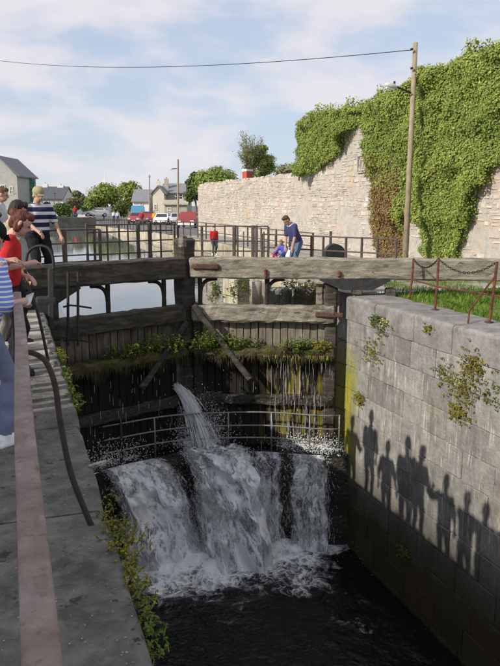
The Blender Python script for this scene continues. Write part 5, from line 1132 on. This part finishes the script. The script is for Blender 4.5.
def person(label, loc, rz, h=1.72, lean=0, head=0, head_yaw=0, hands=None, elbows=None, feet=None, pelvis_z=None, shirt='c_grey', trousers='c_jeans', shoes='c_black', hair='h_brown', hair_style='short', sleeves=.5, skin='skin', cap_mat=None, voxel=.011, girth=1.0, group=None, extras=None, pelvis_y=0, long_sleeve=False):
    t = thing('person', tuple(loc), label, 'person', group); s = h; rot = Matrix.Rotation(lean, 3, 'X')    # lean>0 bends forward (facing +Y)
    rot = Matrix.Rotation(-lean, 3, 'X'); pz = pelvis_z if pelvis_z else .52*s; pel = Vector((0, pelvis_y, pz))
    def T(x, y, z): return pel+rot @ Vector((x*s, y*s, z*s))
    nb = T(0, .0, .30); sh = [T(-.105*girth, 0, .275), T(.105*girth, 0, .275)]
    hr = Matrix.Rotation(-(lean*.5+head), 3, 'X'); hy = Matrix.Rotation(head_yaw, 3, 'Z'); hm = hy @ hr
    hc = nb+hm @ Vector((0, .018*s, .095*s))
    body = MB()
    cap(body, nb-Vector((0, 0, .03*s)), hc-hm @ Vector((0, .01*s, .02*s)), .034*s*min(1.15, girth), .031*s)
    body.ball(hc+hm @ Vector((0, -.004*s, .012*s)), (.045*s, .055*s, .056*s), 14, 10, hm); body.ball(hc+hm @ Vector((0, .014*s, -.03*s)), (.035*s, .040*s, .040*s), 12, 8, hm)
    body.ball(hc+hm @ Vector((0, .056*s, -.008*s)), (.009*s, .013*s, .015*s), 8, 6, hm)
    for e in (-1, 1): body.ball(hc+hm @ Vector((e*.046*s, -.004*s, -.004*s)), (.007*s, .013*s, .019*s), 8, 6, hm)
    # torso inside the clothes keeps arms, neck and legs one body
    cap(body, T(0, 0, .0), T(0, 0, .2), .06*s, .062*s); cap(body, T(-.08, 0, .26), T(.08, 0, .26), .035*s, .035*s); cap(body, T(0, 0, .2), nb, .05*s, .03*s)
    hands = hands or [(-.16, .05, .40), (.16, .05, .40)]; el = []; wr = []
    for i in (0, 1):
        hp = Vector(hands[i])*1.0; hp = Vector((hp.x*s, hp.y*s, hp.z*s)); pole = Vector(elbows[i]) if elbows else Vector(((-1, 1)[i]*.5, -.8, -.4)); e, w = ik(sh[i], hp, .172*s, .148*s, pole); el.append(e); wr.append(w)
        cap(body, sh[i], e, .029*s, .024*s); cap(body, e, w, .024*s, .0155*s)
        d = (w-e).normalized(); side = d.cross(Vector((0, 0, 1))); side = side.normalized() if side.length > .1 else Vector((1, 0, 0)); nrm_ = side.cross(d)
        cap(body, w, w+d*.045*s, .015*s, .019*s)
        for f_, (off, ln) in enumerate(((-.016, .046), (-.0055, .052), (.0055, .05), (.016, .04))):
            k1 = w+d*.055*s+side*off*s; k2 = k1+(d*.85-nrm_*.35)*ln*.5*s; k3 = k2+(d*.45-nrm_*.9)*ln*.5*s; cap(body, k1, k2, .0056*s, .0052*s, 6); cap(body, k2, k3, .0052*s, .0045*s, 6)
        sg = (1, -1)[i]; cap(body, w+d*.02*s+side*.014*s*sg, w+d*.045*s+side*.032*s*sg-nrm_*.008*s, .0066*s, .0056*s, 6); cap(body, w+d*.045*s+side*.032*s*sg-nrm_*.008*s, w+d*.068*s+side*.03*s*sg-nrm_*.02*s, .0056*s, .0048*s, 6)
    feet = feet or [(-.06, 0), (.06, .02)]; tro = MB(); kn = []
    for i in (0, 1):
        hip = pel+rot @ Vector(((-1, 1)[i]*.052*s*girth, 0, -.01*s)); an = Vector((feet[i][0]*s, feet[i][1]*s, .05*s)); k_, a_ = ik(hip, an, .245*s, .245*s, Vector((.0, 1, .15))); kn.append(k_)
        cap(tro, hip, k_, .056*s*girth, .040*s*girth); cap(tro, k_, a_+Vector((0, 0, .012*s)), .040*s*girth, .033*s); cap(body, hip, k_, .04*s, .03*s); cap(body, k_, a_, .03*s, .022*s)
        fm = MB(); cap(fm, Vector((an.x, an.y-.025*s, .028*s)), Vector((an.x*1.15, an.y+.095*s, .022*s)), .027*s, .022*s); fm.box(Vector((an.x*1.08, an.y+.035*s, .008*s)), (.052*s, .17*s, .016*s)); cap(fm, an+Vector((0, 0, .01*s)), Vector((an.x, an.y, .03*s)), .028*s, .03*s)
        sh_o = remeshed(fm, 'shoe', shoes, t, .011, 3, (0, 0, 0))
    def ring(x, y, z, rx, ry, n=16): return [T(x, y, z)+rot @ Vector((rx*s*math.cos(2*math.pi*k/n), ry*s*math.sin(2*math.pi*k/n), 0)) for k in range(n)]
    g_ = girth; tro.loft([ring(0, 0, -.05, .05*g_, .05), ring(0, -.004, -.02, .10*g_, .068*g_), ring(0, 0, .03, .098*g_, .068*g_), ring(0, 0, .07, .09*g_, .062*g_)])
    bo = remeshed(body, 'body', skin, t, voxel*.8, 2, (0, 0, 0))
    remeshed(tro, 'trousers', trousers, t, voxel*1.2, 4, (0, 0, 0))
    st = MB(); st.loft([ring(0, 0, .015, .103*g_, .076*g_), ring(0, .006*g_, .06, .104*g_, .08*g_), ring(0, .004, .12, .10*g_, .076*g_), ring(0, .004, .2, .11*g_, .074*g_), ring(0, 0, .25, .118*g_, .064*g_), ring(0, -.002, .285, .085*g_, .048), ring(0, 0, .308, .042, .04)])
    for i in (0, 1):
        e = sh[i].lerp(el[i], min(1, sleeves*1.6)); cap(st, sh[i]-rot @ Vector(((-1, 1)[i]*.01*s, 0, .006*s)), e, .044*s*min(1.2, g_), .038*s)
        if long_sleeve: cap(st, el[i], el[i].lerp(wr[i], .88), .034*s, .026*s)
    remeshed(st, 'shirt', shirt, t, voxel*1.2, 5, (0, 0, 0))
    hm_ = MB()
    def hb(v, r, n=12): hm_.ball(hc+hm @ Vector((v[0]*s, v[1]*s, v[2]*s)), (r[0]*s, r[1]*s, r[2]*s), n, 8, hm)
    hb((0, -.012, .022), (.049, .054, .055)); hb((0, .022, .052), (.038, .028, .024))
    if hair_style == 'long': hb((0, -.035, -.02), (.05, .036, .07)); hb((-.036, -.012, -.03), (.018, .032, .06)); hb((.036, -.012, -.03), (.018, .032, .06)); hb((0, -.05, -.07), (.04, .025, .05))
    elif hair_style == 'bun': hb((0, -.04, -.01), (.046, .03, .05)); hb((0, -.065, .03), (.03, .028, .028)); hb((.04, -.005, -.02), (.012, .026, .04)); hb((-.04, -.005, -.02), (.012, .026, .04))
    else: hb((0, -.03, -.005), (.046, .034, .042))
    for p in hm_.v: p += Vector((nz3(p.x*22, p.y*22, p.z*22, 3), nz3(p.x*22, p.y*22, p.z*22+5, 3), nz3(p.x*22+9, p.y*22, p.z*22, 3)))*.010
    remeshed(hm_, 'hair', hair, t, voxel*.9, 1, (0, 0, 0))
    for e in (-1, 1): MB().ball(hc+hm @ Vector((e*.018*s, .0495*s, .004*s)), .0052*s, 6, 4).build('eye', 'eye', bo, org=(0, 0, 0))
    MB().ball(hc+hm @ Vector((0, .051*s, -.034*s)), (.014*s, .004*s, .0038*s), 8, 4, hm).build('mouth', 'lips', bo, org=(0, 0, 0))
    if cap_mat:
        cm = MB(); cm.ball(hc+hm @ Vector((0, -.006*s, .036*s)), (.057*s, .066*s, .053*s), 14, 8, hm); co = MB()
        rings = []
        for u in (0, .5, 1): rings.append([hc+hm @ Vector((math.sin(a)*(.05-.008*u)*s, (.04+.04*u*math.cos(a)+.005)*s, (.034-.012*u)*s+w_)) for a in [-1.2+.3*k for k in range(9)] for w_ in (0,)])
        br = MB(); n_ = 9
        top_ = [r for rg in rings for r in rg]; br.v = [Vector(v) for v in top_]+[Vector(v)-Vector((0, 0, .008)) for v in top_]; o_ = len(top_)
        for a in range(2):
            for b in range(n_-1): i0 = a*n_+b; br.f.append((i0, i0+1, i0+n_+1, i0+n_)); br.f.append((o_+i0, o_+i0+n_, o_+i0+n_+1, o_+i0+1))
        for b in range(n_-1): i0 = 2*n_+b; br.f.append((i0, i0+1, o_+i0+1, o_+i0))
        c_o = remeshed(cm, 'cap', cap_mat, t, voxel, 2, (0, 0, 0)); br.build('peak', cap_mat, c_o, org=(0, 0, 0))
    for (nm, mb_, mt_) in (extras(s, T, wr, hc, hm) if extras else ()): mb_.build(nm, mt_, t, True, org=(0, 0, 0))
    for ob in [o for o in C.objects if o.parent == t]: ob.location = (0, 0, 0)
    for ob in [o for o in C.objects if o.parent and o.parent.parent == t]: ob.location = (0, 0, 0)
    t.rotation_euler = (0, 0, rz); return t
def face(ax, ay): return math.atan2(-ax, ay)      # heading so that local +Y points to (ax, ay)
G_ = 'onlookers along the left lockside'
def paper(s, T, wr, hc, hm):
    p = wr[1]+Vector((0, .045, -.045)); return [('paper', MB().add([p+Vector((-.03, 0, 0)), p+Vector((.02, .03, .02)), p+Vector((.01, .08, .1)), p+Vector((-.04, .05, .08)), p+Vector((-.03, 0, .006)), p+Vector((.02, .03, .026)), p+Vector((.01, .08, .106)), p+Vector((-.04, .05, .086))], [(0, 1, 2, 3), (7, 6, 5, 4), (0, 4, 5, 1), (1, 5, 6, 2), (2, 6, 7, 3), (3, 7, 4, 0)]), 'c_white')]
def collar(s, T, wr, hc, hm): return [('collar', MB().tube([T(.047*math.cos(a), .044*math.sin(a), .298+.012*math.sin(-a)) for a in [2*math.pi*k/16 for k in range(17)]], .011*s, 6, False), 'c_white')]
# 1 striped blue shirt, nearest, leaning on the rail
person('nearest onlooker in blue and white striped shirt and black cap leaning on the handrail', (-.27, 5.3, 0), face(.75, .65), 1.68, lean=.18, head=.25, shirt='c_stripe_blue', trousers='c_bluegrey', shoes='c_white', hair='h_auburn', hair_style='long', cap_mat='c_black', sleeves=.62, hands=[(-.04, .15, .63), (.10, .15, .625)], group=G_, extras=paper, skin='skin_pale', feet=[(-.07, -.02), (.07, .05)])
# 2 woman in red
person('auburn haired woman in a red top gesturing with her hand over the lock', (-.10, 7.6, 0), face(.9, .0), 1.77, lean=.16, head=.5, head_yaw=-.15, shirt='c_red', trousers='c_black', hair='h_auburn', hair_style='bun', sleeves=.62, hands=[(-.02, .11, .58), (.12, .13, .66)], group=G_, skin='skin_pale', extras=collar)
# 3 dark haired one behind her
person('dark haired onlooker half hidden behind the woman in red', (-.08, 9.3, 0), face(.95, .1), 1.86, lean=.12, head=.35, shirt='c_khaki', trousers='c_black', hair='h_dark', sleeves=.6, group=G_, hands=[(-.08, .10, .50), (.12, .10, .50)])
# 4 grey man at the picture edge
person('grey haired man in grey shirt at the left picture edge', (-.34, 7.9, 0), face(.9, .3), 1.95, lean=.06, head=.3, shirt='c_grey', trousers='c_stone', hair='h_grey', group=G_, hands=[(-.12, .08, .5), (.12, .10, .5)], girth=1.1)
# 5 man in the cap and striped polo
person('stout man in khaki cap and navy white striped polo standing at the gate beam', (.43, 13.1, .3), face(.45, -.9), 1.79, lean=.04, head=.3, head_yaw=.0, shirt='c_stripe_navy', trousers='c_black', hair='h_grey', cap_mat='c_khaki', girth=1.22, sleeves=.55, hands=[(-.17, .16, .50), (.10, .2, .56)], group=G_, extras=paper, feet=[(-.08, 0), (.08, .02)])
# 6 brown haired man further left
person('brown haired man in pale shirt standing behind the others at the left edge', (-.19, 13.5, .3), face(1, -.2), 1.80, head=.25, shirt='c_pale', trousers='c_jeans', hair='h_brown', group=G_)
# two more of the row, whose shadows fall on the right wall
person('onlooker in pale shirt standing out of view behind the handrail', (-.42, 8.55, 0), face(1, .1), 1.70, lean=.12, head=.3, shirt='c_pale', trousers='c_jeans', hair='h_brown', group=G_, hands=[(-.17, .05, .5), (.19, .08, .5)])
person('onlooker in navy shirt pointing, out of view beside the handrail', (-.40, 6.75, 0), face(1, .1), 1.74, lean=.08, head=.2, shirt='c_navy', trousers='c_jeans', hair='h_dark', group=G_, hands=[(-.24, .22, .70), (.14, .1, .5)])
person('onlooker in a dark jacket, out of view near the far end of the handrail', (-.36, 9.95, 0), face(1, .1), 1.72, lean=.1, head=.3, shirt='c_grey', trousers='c_jeans', hair='h_brown', group=G_, hands=[(-.16, .1, .5), (.2, .16, .6)])
person('onlooker in khaki shirt with folded arms, out of view left of the striped shirt', (-.44, 6.2, 0), face(1, .1), 1.70, lean=.1, head=.25, shirt='c_khaki', trousers='c_jeans', hair='h_grey', group=G_, hands=[(.06, .14, .66), (-.06, .15, .63)])
person('onlooker in white shirt, out of view just left of the striped shirt', (-.50, 5.75, 0), face(1, .1), 1.74, lean=.1, head=.25, shirt='c_white', trousers='c_navy', hair='h_dark', group=G_, hands=[(-.2, .2, .62), (.16, .1, .5)])
# the walkway platform the two men stand on
pf = thing('beam_platform', (-.1, 13.3, 0), 'low dark timber platform behind the left balance beam', 'platform')
for k in range(4): MB().timber((-1.2, 12.98+k*.2, .27), (.55, 12.98+k*.2, .27), .18, .05, jit=.004, seed=k).build('board', 'wood_dark', pf)
for x in (-1.1, .4): MB().timber((x, 12.95, .12), (x, 13.7, .12), .1, .24, jit=.004).build('bearer', 'wood_dark', pf)
# right side: stooping man, crouching child, child in red
k_ = 17.6; a = at(297, 258, k_); 
person('stooping man in navy shirt with white collar and jeans looking down at the child', (a.x, a.y, 0), face(-.95, -.3), 1.64, lean=.5, head=.5, shirt='c_navy', trousers='c_jeans', hair='h_brown', hands=[(-.1, .18, .42), (.11, .14, .40)], voxel=.014, extras=collar)
a = at(283.5, 258, k_+.3); person('small crouching child in blue top beside the stooping man', (a.x, a.y, .2), face(-.9, -.4), 1.05, lean=.5, head=.3, shirt='c_blue', trousers='c_jeans', hair='h_fair', pelvis_z=.26, pelvis_y=-.12, feet=[(-.08, .06), (.08, .08)], hands=[(-.12, .25, .28), (.12, .25, .28)], voxel=.014, skin='skin_pale', long_sleeve=True)
a = at(276, 258, k_+.5); person('toddler in pale clothes sitting low behind the railing posts', (a.x, a.y, .12), face(.5, -.8), .85, lean=.3, head=.3, shirt='c_red', trousers='c_pale', hair='h_fair', pelvis_z=.2, pelvis_y=-.1, feet=[(-.08, .10), (.08, .12)], hands=[(-.12, .25, .25), (.12, .25, .25)], voxel=.014, skin='skin_pale')
a = at(290, 256, k_); wb = thing('white_bag', (a.x, a.y, 0), 'white carrier bag standing at the stooping man\'s feet', 'bag')
m = MB(); rings = [[(a.x+w_*math.cos(t)*.5, a.y+w_*.6*math.sin(t)*.5, z) for t in [2*math.pi*j/10 for j in range(10)]] for z, w_ in ((.28, .2), (.36, .26), (.5, .24), (.6, .15), (.64, .1))]
m.loft(rings).build('bag_body', 'c_white', wb, True); MB().tube([(a.x-.05, a.y, .62), (a.x-.04, a.y, .70), (a.x+.04, a.y, .70), (a.x+.05, a.y, .62)], .008, 5).build('handle', 'c_white', wb)
MB().box((a.x, a.y, .14), (.3, .3, .28), .3).build('stone_step', 'coping', wb)
a = at(214, 252.5, 25); person('small child in a red coat standing on the towpath behind the right railing', (a.x, a.y, 0), face(.2, -1), 1.02, shirt='c_red', trousers='c_navy', shoes='c_white', hair='h_brown', hands=[(-.14, .05, .42), (.14, .05, .42)], voxel=.014, long_sleeve=True, girth=1.15, skin='skin_pale')
# tiny figures far along the road
for i, (x, k_, sh, lab) in enumerate(((154.5, 88, 'c_yellow', 'distant figure in yellow between the parked cars'), (142, 90, 'c_red', 'distant figure in red beside the blue van'), (118, 100, 'c_pale', 'distant pale dressed figure on the road under the trees'), (114, 102, 'c_white', 'distant white dressed figure left of the pale one'), (75.5, 97, 'c_red', 'distant figure in red on the far bank wall'))):
    a = at(x, 222, k_); z = far_z(a.y) if i < 4 else -.1; person(lab, (a.x, a.y, z), face(0, -1), 1.75, shirt=sh, trousers='c_navy' if i != 0 else 'c_yellow', hair='h_dark', voxel=.03, long_sleeve=True)

finish_people()

# off to the left: unseen house added to shade the near lockside
hs = thing('shade_cottage', (-7.5, -1, 0), 'unseen white cottage with slate roof added left of the photographer for its shade', 'building')
MB().box((-7.6, -2.0, 2.2), (5, 10.8, 4.4)).build('wall', 'render_white', hs)
MB().prism([(-4.7, 0, 4.4), (-7.6, 0, 5.8), (-10.5, 0, 4.4)], (0, -7.5, 0), (0, 3.5, 0)).build('roof', 'slate', hs)
